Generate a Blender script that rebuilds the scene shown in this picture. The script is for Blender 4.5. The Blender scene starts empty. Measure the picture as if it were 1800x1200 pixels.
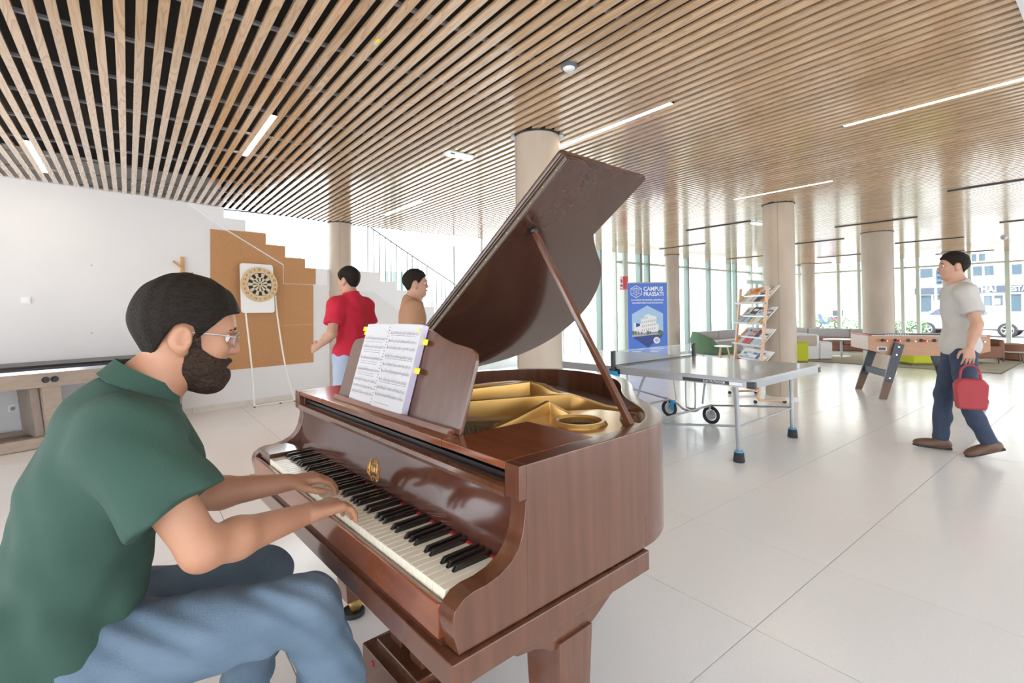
import bpy, bmesh, math, random
import numpy as np
from mathutils import Vector, Matrix
random.seed(7)
SC = bpy.context.scene
COL = SC.collection
PI = math.pi
# ------------------------------------------------------------------ camera, sky, exposure
F, PY, YAW, PIT, ROL, CH = 858.859, 536.012, .66597221, .01232057, -.01090031, 1.33
cy, sy = math.cos(YAW), math.sin(YAW)
fwd = Vector((sy*math.cos(PIT), cy*math.cos(PIT), math.sin(PIT)))
rt = Vector((cy, -sy, 0)); up = rt.cross(fwd)
cr, sr = math.cos(ROL), math.sin(ROL)
rt2 = rt*cr + up*sr; up2 = up*cr - rt*sr
cam = bpy.data.objects.new('camera', bpy.data.cameras.new('camera'))
COL.objects.link(cam)
cam.data.sensor_width = 36; cam.data.lens = F/1800*36
cam.data.shift_y = (PY-600)/1800
cam.data.clip_start = .02; cam.data.clip_end = 400
cam.matrix_world = Matrix((( rt2.x, up2.x, -fwd.x, 0), (rt2.y, up2.y, -fwd.y, 0), (rt2.z, up2.z, -fwd.z, CH), (0, 0, 0, 1)))
SC.camera = cam
world = bpy.data.worlds.new('sky'); SC.world = world; world.use_nodes = True
wn = world.node_tree.nodes; bg = wn['Background']
bg.inputs['Color'].default_value = (.87, .935, 1.0, 1); bg.inputs['Strength'].default_value = 2.6
sun = bpy.data.objects.new('sun', bpy.data.lights.new('sun', 'SUN')); COL.objects.link(sun)
sun.data.energy = 3.5; sun.data.angle = .02; sun.data.color = (1, .96, .9)
sun.rotation_euler = Vector((.60, .18, -.78)).to_track_quat('-Z', 'Y').to_euler()
SC.view_settings.view_transform = 'Standard'; SC.view_settings.look = 'None'
SC.view_settings.exposure = 1.08; SC.view_settings.gamma = 1; SC.view_settings.use_curve_mapping = False
SC.cycles.max_bounces = 8; SC.cycles.diffuse_bounces = 5; SC.cycles.glossy_bounces = 4
SC.cycles.transparent_max_bounces = 16
SC.cycles.use_denoising = True

# ------------------------------------------------------------------ materials
def mat(name, col, rough=.5, metal=0, coat=0, var=None, vscale=8, stretch=(1, 1, 1), bump=0, bscale=60, emit=None, spec=.5, detail=4, rand=0, coords='Object'):
    m = bpy.data.materials.new(name); m.use_nodes = True
    nt = m.node_tree; n = nt.nodes; b = n['Principled BSDF']
    b.inputs['Base Color'].default_value = (*col, 1)
    b.inputs['Roughness'].default_value = rough; b.inputs['Metallic'].default_value = metal
    b.inputs['Coat Weight'].default_value = coat; b.inputs['Coat Roughness'].default_value = .08
    b.inputs['Specular IOR Level'].default_value = spec
    if var or bump:
        tc = n.new('ShaderNodeTexCoord'); mp = n.new('ShaderNodeMapping'); mp.inputs['Scale'].default_value = stretch
        if coords == 'World':
            g = n.new('ShaderNodeNewGeometry'); nt.links.new(g.outputs['Position'], mp.inputs['Vector'])
        else:
            nt.links.new(tc.outputs['Object'], mp.inputs['Vector'])
        if rand:
            oi = n.new('ShaderNodeObjectInfo'); mm = n.new('ShaderNodeMath'); mm.operation = 'MULTIPLY'; mm.inputs[1].default_value = rand
            cb = n.new('ShaderNodeCombineXYZ')
            nt.links.new(oi.outputs['Random'], mm.inputs[0])
            for k in range(3): nt.links.new(mm.outputs[0], cb.inputs[k])
            nt.links.new(cb.outputs[0], mp.inputs['Location'])
    if var:
        t = n.new('ShaderNodeTexNoise'); t.inputs['Scale'].default_value = vscale; t.inputs['Detail'].default_value = detail
        nt.links.new(mp.outputs[0], t.inputs['Vector'])
        r = n.new('ShaderNodeValToRGB'); r.color_ramp.elements[0].position = .3; r.color_ramp.elements[1].position = .7
        r.color_ramp.elements[0].color = (*col, 1); r.color_ramp.elements[1].color = (*var, 1)
        nt.links.new(t.outputs['Fac'], r.inputs[0]); nt.links.new(r.outputs[0], b.inputs['Base Color'])
    if bump:
        t2 = n.new('ShaderNodeTexNoise'); t2.inputs['Scale'].default_value = bscale
        nt.links.new(mp.outputs[0], t2.inputs['Vector'])
        bp = n.new('ShaderNodeBump'); bp.inputs['Strength'].default_value = bump; bp.inputs['Distance'].default_value = .01
        nt.links.new(t2.outputs['Fac'], bp.inputs['Height']); nt.links.new(bp.outputs[0], b.inputs['Normal'])
    if emit:
        b.inputs['Emission Color'].default_value = (*emit[0], 1); b.inputs['Emission Strength'].default_value = emit[1]
    return m

def glass_mat(name, tint=(.96, .98, .97), refl=1.0):
    m = bpy.data.materials.new(name); m.use_nodes = True; nt = m.node_tree; n = nt.nodes
    n.remove(n['Principled BSDF']); o = n['Material Output']
    tr = n.new('ShaderNodeBsdfTransparent'); tr.inputs[0].default_value = (*tint, 1)
    gl = n.new('ShaderNodeBsdfGlossy'); gl.inputs['Roughness'].default_value = .02
    fr = n.new('ShaderNodeLayerWeight'); fr.inputs['Blend'].default_value = .5
    pw = n.new('ShaderNodeMath'); pw.operation = 'POWER'; pw.inputs[1].default_value = 4
    mr = n.new('ShaderNodeMapRange'); mr.inputs['To Min'].default_value = .03; mr.inputs['To Max'].default_value = .7
    nt.links.new(fr.outputs['Facing'], pw.inputs[0]); nt.links.new(pw.outputs[0], mr.inputs['Value']); fr = mr
    mx = n.new('ShaderNodeMixShader')
    nt.links.new(fr.outputs[0], mx.inputs[0]); nt.links.new(tr.outputs[0], mx.inputs[1]); nt.links.new(gl.outputs[0], mx.inputs[2])
    nt.links.new(mx.outputs[0], o.inputs['Surface'])
    return m

def slat_material():
    m = mat('larch_slat', (.62, .43, .27), .18, spec=.6, coat=1)
    nt = m.node_tree; n = nt.nodes; b = n['Principled BSDF']; b.inputs['Coat Roughness'].default_value = .12; b.inputs['Coat IOR'].default_value = 1.65
    g = n.new('ShaderNodeNewGeometry'); mp = n.new('ShaderNodeMapping'); mp.inputs['Scale'].default_value = (9, .7, 9)
    oi = n.new('ShaderNodeObjectInfo'); mu = n.new('ShaderNodeMath'); mu.operation = 'MULTIPLY'; mu.inputs[1].default_value = 90
    cb = n.new('ShaderNodeCombineXYZ')
    L = nt.links.new
    L(oi.outputs['Random'], mu.inputs[0]); L(mu.outputs[0], cb.inputs[0]); L(mu.outputs[0], cb.inputs[1]); L(cb.outputs[0], mp.inputs['Location'])
    L(g.outputs['Position'], mp.inputs['Vector'])
    no = n.new('ShaderNodeTexNoise'); no.inputs['Scale'].default_value = 1.3; no.inputs['Detail'].default_value = 2; no.inputs['Distortion'].default_value = .6
    L(mp.outputs[0], no.inputs['Vector'])
    m3 = n.new('ShaderNodeMath'); m3.operation = 'MULTIPLY'; m3.inputs[1].default_value = 14
    m4 = n.new('ShaderNodeMath'); m4.operation = 'FRACT'
    L(no.outputs['Fac'], m3.inputs[0]); L(m3.outputs[0], m4.inputs[0])
    r = n.new('ShaderNodeValToRGB')
    r.color_ramp.elements[0].color = (.66, .45, .275, 1); r.color_ramp.elements[1].color = (.54, .34, .19, 1)
    r.color_ramp.elements[0].position = .45; r.color_ramp.elements[1].position = .95
    L(m4.outputs[0], r.inputs[0])
    hs = n.new('ShaderNodeHueSaturation'); ad = n.new('ShaderNodeMapRange')
    ad.inputs['To Min'].default_value = .88; ad.inputs['To Max'].default_value = 1.12
    L(oi.outputs['Random'], ad.inputs['Value']); L(ad.outputs[0], hs.inputs['Value'])
    L(r.outputs[0], hs.inputs['Color']); L(hs.outputs[0], b.inputs['Base Color'])
    return m

def piano_wood(name, c1, c2, rough=.18, stretch=(1, 1, 1), sc=3, coat=.6):
    m = mat(name, c1, rough, coat=coat, spec=.5)
    nt = m.node_tree; n = nt.nodes; b = n['Principled BSDF']; b.inputs['Coat Roughness'].default_value = .1
    L = nt.links.new
    tc = n.new('ShaderNodeTexCoord'); mp = n.new('ShaderNodeMapping'); mp.inputs['Scale'].default_value = stretch
    L(tc.outputs['Object'], mp.inputs['Vector'])
    no = n.new('ShaderNodeTexNoise'); no.inputs['Scale'].default_value = sc; no.inputs['Detail'].default_value = 6; no.inputs['Roughness'].default_value = .65
    L(mp.outputs[0], no.inputs['Vector'])
    r = n.new('ShaderNodeValToRGB'); r.color_ramp.elements[0].position = .32; r.color_ramp.elements[1].position = .68
    r.color_ramp.elements[0].color = (*c1, 1); r.color_ramp.elements[1].color = (*c2, 1)
    L(no.outputs['Fac'], r.inputs[0]); L(r.outputs[0], b.inputs['Base Color'])
    return m

def floor_material():
    m = mat('terrazzo', (.80, .78, .75), .17, spec=.5)
    nt = m.node_tree; n = nt.nodes; b = n['Principled BSDF']; L = nt.links.new
    g = n.new('ShaderNodeNewGeometry')
    v = n.new('ShaderNodeTexVoronoi'); v.inputs['Scale'].default_value = 70; L(g.outputs['Position'], v.inputs['Vector'])
    no = n.new('ShaderNodeTexNoise'); no.inputs['Scale'].default_value = 120; no.inputs['Detail'].default_value = 3; L(g.outputs['Position'], no.inputs['Vector'])
    r = n.new('ShaderNodeValToRGB'); r.color_ramp.elements[0].position = .0; r.color_ramp.elements[1].position = .22
    r.color_ramp.elements[0].color = (.72, .70, .68, 1); r.color_ramp.elements[1].color = (.88, .875, .87, 1)
    L(v.outputs['Distance'], r.inputs[0])
    mx = n.new('ShaderNodeMix'); mx.data_type = 'RGBA'; mx.inputs[0].default_value = .35
    r2 = n.new('ShaderNodeValToRGB'); r2.color_ramp.elements[0].position = .35; r2.color_ramp.elements[1].position = .6
    r2.color_ramp.elements[0].color = (.82, .81, .80, 1); r2.color_ramp.elements[1].color = (.89, .885, .88, 1)
    L(no.outputs['Fac'], r2.inputs[0]); L(r.outputs[0], mx.inputs[6]); L(r2.outputs[0], mx.inputs[7]); L(mx.outputs[2], b.inputs['Base Color'])
    n3 = n.new('ShaderNodeTexNoise'); n3.inputs['Scale'].default_value = 2.5; L(g.outputs['Position'], n3.inputs['Vector'])
    mr = n.new('ShaderNodeMapRange'); mr.inputs['To Min'].default_value = .14; mr.inputs['To Max'].default_value = .26
    L(n3.outputs['Fac'], mr.inputs['Value']); L(mr.outputs[0], b.inputs['Roughness'])
    return m

M = {}
M['floor'] = floor_material()
M['grout'] = mat('grout', (.40, .37, .35), .8)
M['white_wall'] = mat('white_paint', (.78, .775, .78), .65, var=(.755, .75, .755), vscale=2, bump=.03, bscale=90)
M['stair_white'] = mat('stair_white', (.84, .85, .87), .6)
M['skirting'] = mat('stone_skirting', (.70, .66, .61), .35, var=(.64, .60, .55), vscale=14)
M['soffit'] = mat('black_soffit', (.012, .011, .011), .9)
M['rail'] = mat('rail_steel', (.27, .28, .31), .5, metal=.2)
M['slat'] = slat_material()
M['concrete'] = mat('concrete', (.50, .415, .33), .5, var=(.42, .34, .265), vscale=3, stretch=(1, 1, .5), bump=.08, bscale=25)
M['seam'] = mat('concrete_seam', (.33, .28, .23), .7)
M['black'] = mat('black', (.015, .015, .017), .35)
M['rubber'] = mat('rubber', (.02, .02, .022), .7)
M['lamp_on'] = mat('lamp_glow', (1, .93, .82), .5, emit=((1, .84, .62), 14))
M['detector_grey'] = mat('detector_grey', (.12, .13, .15), .5)
M['rail_dark'] = mat('railing_grey', (.16, .17, .18), .5)
M['lamp_off'] = mat('lamp_off', (.05, .05, .055), .5)
M['cork'] = mat('cork', (.45, .225, .095), .85, var=(.55, .30, .14), vscale=110, bump=.2, bscale=200)
M['green_frame'] = mat('sage_frame', (.50, .54, .46), .45)
M['dark_frame'] = mat('teal_frame', (.21, .27, .24), .4)
M['glass'] = glass_mat('window_glass')
M['net_glass'] = glass_mat('clear_panel', (.93, .95, .97))
M['mahog'] = piano_wood('mahogany_case', (.135, .050, .025), (.098, .034, .016), .2, (14, 14, .8), 2.2)
M['mahog_h'] = piano_wood('mahogany_top', (.25, .072, .026), (.145, .039, .014), .16, (1.2, 16, 6), 2.2)
M['mahog_dark'] = piano_wood('mahogany_fall', (.095, .030, .017), (.065, .020, .012), .12, (1, 8, 8), 3)
M['mahog_lid'] = piano_wood('mahogany_lid', (.085, .038, .027), (.065, .028, .020), .15, (1.2, 12, 12), 2.5)
M['gold'] = mat('gold_plate', (.66, .39, .12), .28, metal=.7, var=(.58, .33, .09), vscale=6)
M['gold_sheen_tint'] = mat('gold_plate_sheen_tint', (.72, .50, .24), .16, metal=.6, var=(.66, .44, .19), vscale=5)  # lighter copy of the gold, the plate's reflected sheen put into the colour
M['hinge'] = mat('aged_hinge', (.17, .13, .10), .45, metal=.5)
M['gold_line'] = mat('gilt', (.75, .42, .10), .35, metal=.6)
M['soundboard'] = mat('soundboard', (.20, .105, .06), .45, var=(.15, .075, .042), vscale=4, stretch=(1, 20, 1))
M['string'] = mat('string_steel', (.45, .40, .36), .35, metal=.9)
M['ivory'] = mat('ivory', (.84, .79, .66), .2, var=(.82, .75, .60), vscale=3, rand=40)
M['ebony'] = mat('ebony', (.012, .011, .011), .18, coat=.5)
M['felt_red'] = mat('red_felt', (.42, .015, .03), .9)
M['brass'] = mat('brass', (.65, .43, .14), .3, metal=.9)
M['paper'] = mat('paper', (.66, .65, .67), .6)
M['paper_edge'] = mat('paper_edge', (.58, .54, .68), .7)
M['ink'] = mat('ink', (.20, .20, .22), .7)
M['ink_soft'] = mat('ink_soft', (.36, .36, .40), .7)
M['yellow'] = mat('yellow_tab', (.90, .78, .04), .6)
M['skin'] = mat('skin', (.47, .235, .14), .5, var=(.42, .195, .115), vscale=14)
M['skin2'] = mat('skin_light', (.50, .28, .19), .5)
M['lips'] = mat('lips', (.47, .19, .16), .45)
M['hair'] = mat('hair_dark', (.010, .008, .007), .6, var=(.028, .020, .015), vscale=30, stretch=(2, 6, 6), bump=.6, bscale=60, spec=.15)
M['beard'] = mat('beard_dark', (.028, .018, .014), .8, var=(.06, .036, .025), vscale=120, bump=.8, bscale=160, spec=.15)
M['polo'] = mat('green_polo', (.027, .068, .050), .85, var=(.032, .078, .057), vscale=5, bump=.15, bscale=300)
M['denim'] = mat('denim', (.098, .150, .212), .85, var=(.145, .205, .275), vscale=6, stretch=(1, 1, 2), bump=.25, bscale=220)
M['seamblue'] = mat('denim_seam', (.09, .14, .21), .85)
M['redshirt'] = mat('red_polo', (.52, .012, .04), .8, bump=.1, bscale=200)
M['brownshirt'] = mat('brown_shirt', (.40, .22, .13), .85, bump=.1, bscale=200)
M['greyshirt'] = mat('grey_shirt', (.50, .48, .45), .85, bump=.1, bscale=200)
M['darkdenim'] = mat('dark_denim', (.035, .05, .09), .85)
M['paledenim'] = mat('pale_denim', (.38, .44, .56), .85)
M['brownshoe'] = mat('brown_shoe', (.13, .065, .04), .5)
M['greyshoe'] = mat('grey_shoe', (.30, .29, .30), .6)
M['redbag'] = mat('red_bag', (.36, .04, .05), .7)
M['white_gloss'] = mat('white_plastic', (.86, .86, .86), .3)
M['white_metal'] = mat('white_metal', (.84, .82, .80), .35)
M['grey_top'] = mat('table_grey', (.33, .345, .365), .3, coat=.3)
M['alu'] = mat('aluminium', (.38, .39, .40), .4, metal=.6)
M['zinc'] = mat('grey_steel', (.40, .42, .44), .4, metal=.6)
M['blue_plastic'] = mat('blue_plastic', (.02, .30, .58), .4)
M['beech'] = mat('beech', (.72, .47, .30), .45, var=(.66, .41, .25), vscale=5, stretch=(6, 6, 1))
M['hook_wood'] = mat('hook_wood', (.62, .36, .15), .5, var=(.55, .30, .12), vscale=5)
M['oakgrey'] = mat('oak_grey', (.42, .335, .27), .5, var=(.35, .275, .22), vscale=4, stretch=(2, 12, 12))
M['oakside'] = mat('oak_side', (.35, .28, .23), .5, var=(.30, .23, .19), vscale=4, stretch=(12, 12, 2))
M['foos_wood'] = mat('foosball_wood', (.50, .27, .15), .4, var=(.44, .23, .12), vscale=4, stretch=(1.5, 10, 10))
M['foos_end'] = mat('foosball_end', (.62, .48, .42), .35, var=(.56, .42, .37), vscale=5, stretch=(10, 1, 14))
M['foos_leg'] = mat('foosball_leg', (.030, .034, .045), .4)
M['foos_foot'] = mat('foosball_foot', (.14, .075, .04), .5)
M['red_plastic'] = mat('red_plastic', (.62, .03, .04), .35)
M['chrome'] = mat('chrome', (.75, .75, .76), .15, metal=1)
M['field'] = mat('playing_field', (.06, .25, .10), .5)
M['sofa_grey'] = mat('sofa_grey', (.40, .38, .37), .9, bump=.1, bscale=150)
M['sofa_white'] = mat('sofa_white', (.76, .76, .77), .6)
M['sofa_beige'] = mat('sofa_beige', (.50, .44, .38), .9, bump=.1, bscale=150)
M['green_fabric'] = mat('green_fabric', (.12, .20, .11), .9, bump=.1, bscale=150)
M['lime'] = mat('lime_fabric', (.50, .52, .03), .85, bump=.1, bscale=150)
M['brown_fabric'] = mat('brown_fabric', (.22, .10, .06), .85, bump=.1, bscale=150)
M['rug'] = mat('rug', (.44, .40, .30), .95, var=(.38, .33, .24), vscale=3, bump=.2, bscale=150)
M['rug_edge'] = mat('rug_edge', (.16, .14, .10), .95)
M['banner_blue'] = mat('banner_blue', (.085, .21, .70), .5)
M['banner_sky'] = mat('banner_sky', (.42, .62, .86), .5)
M['banner_navy'] = mat('banner_navy', (.035, .07, .27), .5)
M['print_white'] = mat('print_white', (.86, .88, .90), .5)
M['print_grey'] = mat('print_grey', (.50, .47, .50), .5)
M['print_green'] = mat('print_green', (.14, .24, .15), .6)
M['road'] = mat('asphalt', (.36, .36, .37), .9, var=(.32, .32, .33), vscale=20)
M['pavement'] = mat('pavement', (.62, .61, .59), .85, var=(.56, .55, .53), vscale=5)
M['facade'] = mat('pale_render', (.72, .70, .68), .8)
M['facade2'] = mat('pale_render_warm', (.75, .70, .64), .8)
M['sign_blue'] = mat('sign_band', (.05, .065, .10), .6)
M['shop_glass'] = mat('shop_glass', (.06, .09, .12), .3, spec=.3)
M['shop_teal'] = mat('shop_goods', (.16, .30, .33), .5, var=(.40, .32, .22), vscale=2)
M['car_white'] = mat('car_white', (.82, .83, .85), .2, coat=.8)
M['car_glass'] = mat('car_glass', (.05, .06, .10), .08, spec=.6)
M['tyre'] = mat('tyre', (.03, .03, .035), .8)
M['rim_metal'] = mat('wheel_alloy', (.55, .56, .58), .3, metal=.8)
M['hedge'] = mat('hedge', (.07, .17, .06), .8, var=(.14, .26, .10), vscale=8)
M['signal'] = mat('signal_housing', (.05, .11, .18), .5)
M['green_led'] = mat('exit_glow', (.85, 1, .93), .4, emit=((.80, 1, .92), .7))
M['dart_black'] = mat('dart_black', (.025, .022, .022), .8)
M['dart_cream'] = mat('dart_cream', (.68, .60, .42), .8)
M['dart_ring'] = mat('dart_ring', (.66, .52, .30), .7)
M['dart_red'] = mat('dart_number', (.40, .12, .06), .7)
M['dart_purple'] = mat('dart_purple', (.22, .05, .14), .8)

# ------------------------------------------------------------------ mesh builder
class MB:
    def __init__(s): s.v = []; s.f = []
    def add(s, vs, fs):
        o = len(s.v); s.v += [Vector(v) for v in vs]; s.f += [tuple(i+o for i in q) for q in fs]; return s
    def box(s, x0, x1, y0, y1, z0, z1, T=None):
        vs = [Vector((x, y, z)) for z in (z0, z1) for y in (y0, y1) for x in (x0, x1)]
        if T is not None: vs = [T @ v for v in vs]
        return s.add(vs, [(0, 2, 3, 1), (4, 5, 7, 6), (0, 1, 5, 4), (2, 6, 7, 3), (0, 4, 6, 2), (1, 3, 7, 5)])
    def bar(s, a, b, w, h, upv=(0, 0, 1)):
        a = Vector(a); b = Vector(b); d = (b-a).normalized(); u = Vector(upv)
        sd = d.cross(u).normalized(); u = sd.cross(d).normalized()
        vs = [p + sd*(i*w/2) + u*(j*h/2) for p in (a, b) for j in (-1, 1) for i in (-1, 1)]
        return s.add(vs, [(0, 1, 3, 2), (4, 6, 7, 5), (0, 4, 5, 1), (2, 3, 7, 6), (0, 2, 6, 4), (1, 5, 7, 3)])
    def cyl(s, a, b, r0, r1=None, n=16):
        return s.tube([a, b], [r0, r0 if r1 is None else r1], n)
    def tube(s, pts, r, n=10, closed=False):
        pts = [Vector(p) for p in pts]; N = len(pts)
        rs = r if isinstance(r, (list, tuple)) else [r]*N
        ds = []
        for i in range(N):
            if closed: d = pts[(i+1) % N]-pts[i-1]
            else: d = pts[min(i+1, N-1)]-pts[max(i-1, 0)]
            ds.append(d.normalized())
        u = Vector((0, 0, 1)) if abs(ds[0].z) < .9 else Vector((1, 0, 0))
        u = (u-ds[0]*u.dot(ds[0])).normalized(); vs = []
        for i in range(N):
            u = (u-ds[i]*u.dot(ds[i])).normalized(); w = ds[i].cross(u)
            vs += [pts[i]+(u*math.cos(2*PI*k/n)+w*math.sin(2*PI*k/n))*rs[i] for k in range(n)]
        fs = [(i*n+k, i*n+(k+1) % n, ((i+1) % N)*n+(k+1) % n, ((i+1) % N)*n+k) for i in range(N if closed else N-1) for k in range(n)]
        if not closed: fs += [tuple(range(n))[::-1], tuple((N-1)*n+k for k in range(n))]
        return s.add(vs, fs)
    def prism(s, poly, vec, T=None):
        n = len(poly); a = [Vector(p) for p in poly]; v = Vector(vec)
        vs = a+[p+v for p in a]
        if T is not None: vs = [T @ p for p in vs]
        return s.add(vs, [tuple(range(n))[::-1], tuple(range(n, 2*n))]+[(i, (i+1) % n, n+(i+1) % n, n+i) for i in range(n)])
    def lathe(s, prof, n=24, T=None, caps=True):
        vs = []; fs = []; m = len(prof)
        for (r, z) in prof:
            vs += [Vector((r*math.cos(2*PI*k/n), r*math.sin(2*PI*k/n), z)) for k in range(n)]
        for i in range(m-1):
            fs += [(i*n+k, i*n+(k+1) % n, (i+1)*n+(k+1) % n, (i+1)*n+k) for k in range(n)]
        if caps: fs += [tuple(range(n))[::-1], tuple((m-1)*n+k for k in range(n))]
        if T is not None: vs = [T @ v for v in vs]
        return s.add(vs, fs)
    def ball(s, c, r, nu=16, nv=10, T=None):
        c = Vector(c); r = (r, r, r) if not isinstance(r, (tuple, list)) else r
        vs = [Vector((0, 0, -r[2]))]; fs = []
        for j in range(1, nv):
            t = -PI/2+PI*j/nv
            vs += [Vector((r[0]*math.cos(t)*math.cos(2*PI*k/nu), r[1]*math.cos(t)*math.sin(2*PI*k/nu), r[2]*math.sin(t))) for k in range(nu)]
        vs.append(Vector((0, 0, r[2])))
        for k in range(nu): fs.append((0, 1+(k+1) % nu, 1+k))
        for j in range(nv-2):
            b = 1+j*nu
            fs += [(b+k, b+(k+1) % nu, b+nu+(k+1) % nu, b+nu+k) for k in range(nu)]
        b = 1+(nv-2)*nu; e = len(vs)-1
        for k in range(nu): fs.append((b+k, b+(k+1) % nu, e))
        if T is not None: vs = [T @ v for v in vs]
        return s.add([v+c for v in vs], fs)
    def build(s, name, m, parent=None, smooth=True, bevel=0, seg=2, world=False, kind=None, label=None, ang=35):
        me = bpy.data.meshes.new(name)
        vs = s.v
        if world and parent is not None:
            iv = pmat(parent).inverted(); vs = [iv @ v for v in vs]
        me.from_pydata([tuple(v) for v in vs], [], s.f)
        bm = bmesh.new(); bm.from_mesh(me)
        bmesh.ops.recalc_face_normals(bm, faces=bm.faces)
        if bevel:
            es = [e for e in bm.edges if len(e.link_faces) == 2 and e.calc_face_angle(0) > math.radians(40)]
            bmesh.ops.bevel(bm, geom=es, offset=bevel, segments=seg, affect='EDGES', clamp_overlap=True, profile=.5)
        if smooth:
            for f in bm.faces: f.smooth = True
            for e in bm.edges: e.smooth = not (len(e.link_faces) == 2 and e.calc_face_angle(0) > math.radians(ang))
        bm.to_mesh(me); bm.free()
        o = bpy.data.objects.new(name, me); COL.objects.link(o)
        if bevel and smooth:
            wm = o.modifiers.new('weighted', 'WEIGHTED_NORMAL'); wm.keep_sharp = True; wm.weight = 80
        if m is not None: me.materials.append(M[m] if isinstance(m, str) else m)
        if parent is not None: o.parent = parent
        if kind: o['kind'] = kind
        if label: o['label'] = label
        return o
def pmat(o):
    m = Matrix.Translation(o.location) @ o.rotation_euler.to_matrix().to_4x4()
    return pmat(o.parent) @ m if o.parent else m
def thing(name, label, cat, loc=(0, 0, 0), rz=0, group=None):
    o = bpy.data.objects.new(name, None); COL.objects.link(o); o.empty_display_size = .1
    o.location = loc; o.rotation_euler = (0, 0, rz); o['label'] = label; o['category'] = cat
    if group: o['group'] = group
    return o
def tag(o, label, cat, group=None):
    o['label'] = label; o['category'] = cat
    if group: o['group'] = group
    return o
def copy_tree(o, parent=None):
    c = o.copy(); COL.objects.link(c)
    if parent is not None: c.parent = parent
    for ch in list(o.children): copy_tree(ch, c)
    return c
def crom(P, n=6, closed=False):
    P = [Vector(p) for p in P]; out = []; N = len(P)
    for i in range(N if closed else N-1):
        g = (lambda k: P[k % N]) if closed else (lambda k: P[max(0, min(N-1, k))])
        a, b, c, d = g(i-1), g(i), g(i+1), g(i+2)
        for t in [k/n for k in range(n)]:
            out.append(.5*((2*b)+(c-a)*t+(2*a-5*b+4*c-d)*t*t+(3*b-a-3*c+d)*t**3))
    if not closed: out.append(P[-1])
    return out
def text_obj(txt, size, name, m, parent, T, depth=.002, align='CENTER', sx=1.0, bold=0):
    cu = bpy.data.curves.new('t', 'FONT'); cu.body = txt; cu.size = size; cu.extrude = depth; cu.align_x = align; cu.align_y = 'CENTER'
    cu.offset = bold; cu.resolution_u = 3
    ob = bpy.data.objects.new('t', cu); COL.objects.link(ob)
    bpy.context.view_layer.update()
    dg = bpy.context.evaluated_depsgraph_get()
    me = bpy.data.meshes.new_from_object(ob.evaluated_get(dg)); me.name = name
    bpy.data.objects.remove(ob)
    me.transform(T @ Matrix.Diagonal((sx, 1, 1, 1)))
    me.materials.clear(); me.materials.append(M[m])
    o = bpy.data.objects.new(name, me); COL.objects.link(o); o.parent = parent
    return o
def frame(o, x, y, z):     # matrix from origin and axes
    x, y, z = Vector(x), Vector(y), Vector(z)
    return Matrix(((x.x, y.x, z.x, o[0]), (x.y, y.y, z.y, o[1]), (x.z, y.z, z.z, o[2]), (0, 0, 0, 1)))
ZC = 2.84            # underside of the ceiling slats
# ------------------------------------------------------------------ the room
PW = Vector((1.035, 7.93, 0)); WA = .195
EW = Vector((math.cos(WA), math.sin(WA), 0)); NW = Vector((-math.sin(WA), math.cos(WA), 0))   # along the back-left wall; into the wall
def wp(e, n, z): return PW + EW*e + NW*n + Vector((0, 0, z))
def struct(name): 
    o = bpy.data.objects.new(name, None); COL.objects.link(o); o['kind'] = 'structure'; return o

fl = struct('floor')
TX, TY, X0, Y0 = .7795, .7485, 2.0445, .9985
MB().box(-9, 19.6, -9, 8.3, -.06, -.004).box(-9, 5.8, 8.3, 12.5, -.06, -.004).build('floor_bed', 'grout', fl, smooth=False)
tile_me = None
far = MB(); g = .0022
for i in range(-14, 23):
    for j in range(-13, 15):
        x0 = X0+TX*i; y0 = Y0+TY*j
        inner = -6 <= i <= 14 and -2 <= j <= 9
        if y0 > 8.2 and x0 > 5.2: continue
        if inner:
            if tile_me is None:
                t = MB().box(g, TX-g, g, TY-g, -.004, 0).build('floor_tile', 'floor', fl, smooth=False); tile_me = t.data; t.location = (x0, y0, 0)
            else:
                o = bpy.data.objects.new('floor_tile', tile_me); COL.objects.link(o); o.parent = fl; o.location = (x0, y0, 0)
        else:
            far.box(x0+g, min(x0+TX-g, 19.55), y0+g, min(y0+TY-g, 8.3 if x0 > 5.2 else 12.4), -.004, 0)
far.build('floor_tile_field', 'floor', fl, smooth=False, kind='stuff')

ce = struct('ceiling')
MB().box(-6, 19.6, -9, 8.6, 3.2, 3.5).build('soffit', 'soffit', ce, smooth=False)
MB().box(-6, 19.6, -9, .33, 2.81, 3.2).build('bulkhead', 'white_wall', ce, smooth=False)
rail = None
for k in range(14):
    y = .45+.6*k
    if rail is None: rail = MB().box(-3.2, 19.2, -.012, .012, 2.863, 2.880).build('ceiling_rail', 'rail', ce, smooth=False); rail.location.y = y
    else:
        o = rail.copy(); COL.objects.link(o); o.location.y = y
fa = MB(); fa.prism([wp(.0, .004, ZC+.0), wp(2.06, .004, ZC+.0), wp(2.06, .004, 3.2), wp(.0, .004, 3.2)], NW*.02); fa.box(3.0, 19.2, 8.302, 8.322, ZC+.0, 3.2)
fa.build('light_leak_board', 'soffit', ce, smooth=False)  # added black boards, block sky light leaking in above the slat ends
PITCH = .0868; SL0 = -.034
slat = None
for k in range(-31, 221):
    x = SL0+PITCH*k
    ye = 8.3
    e_wall = PW.y + (x-PW.x)*math.tan(WA)
    if x < 2.62: ye = min(8.3, e_wall)-.004
    if x < 1.06 and False: pass
    if slat is None:
        slat = MB().box(-.0225, .0225, 0, 1, ZC, ZC+.022).build('ceiling_slat', 'slat', ce, smooth=False); o = slat
    else:
        o = slat.copy(); COL.objects.link(o)
    o.location = (x, .33, 0); o.scale = (1, ye-.33, 1)

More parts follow.
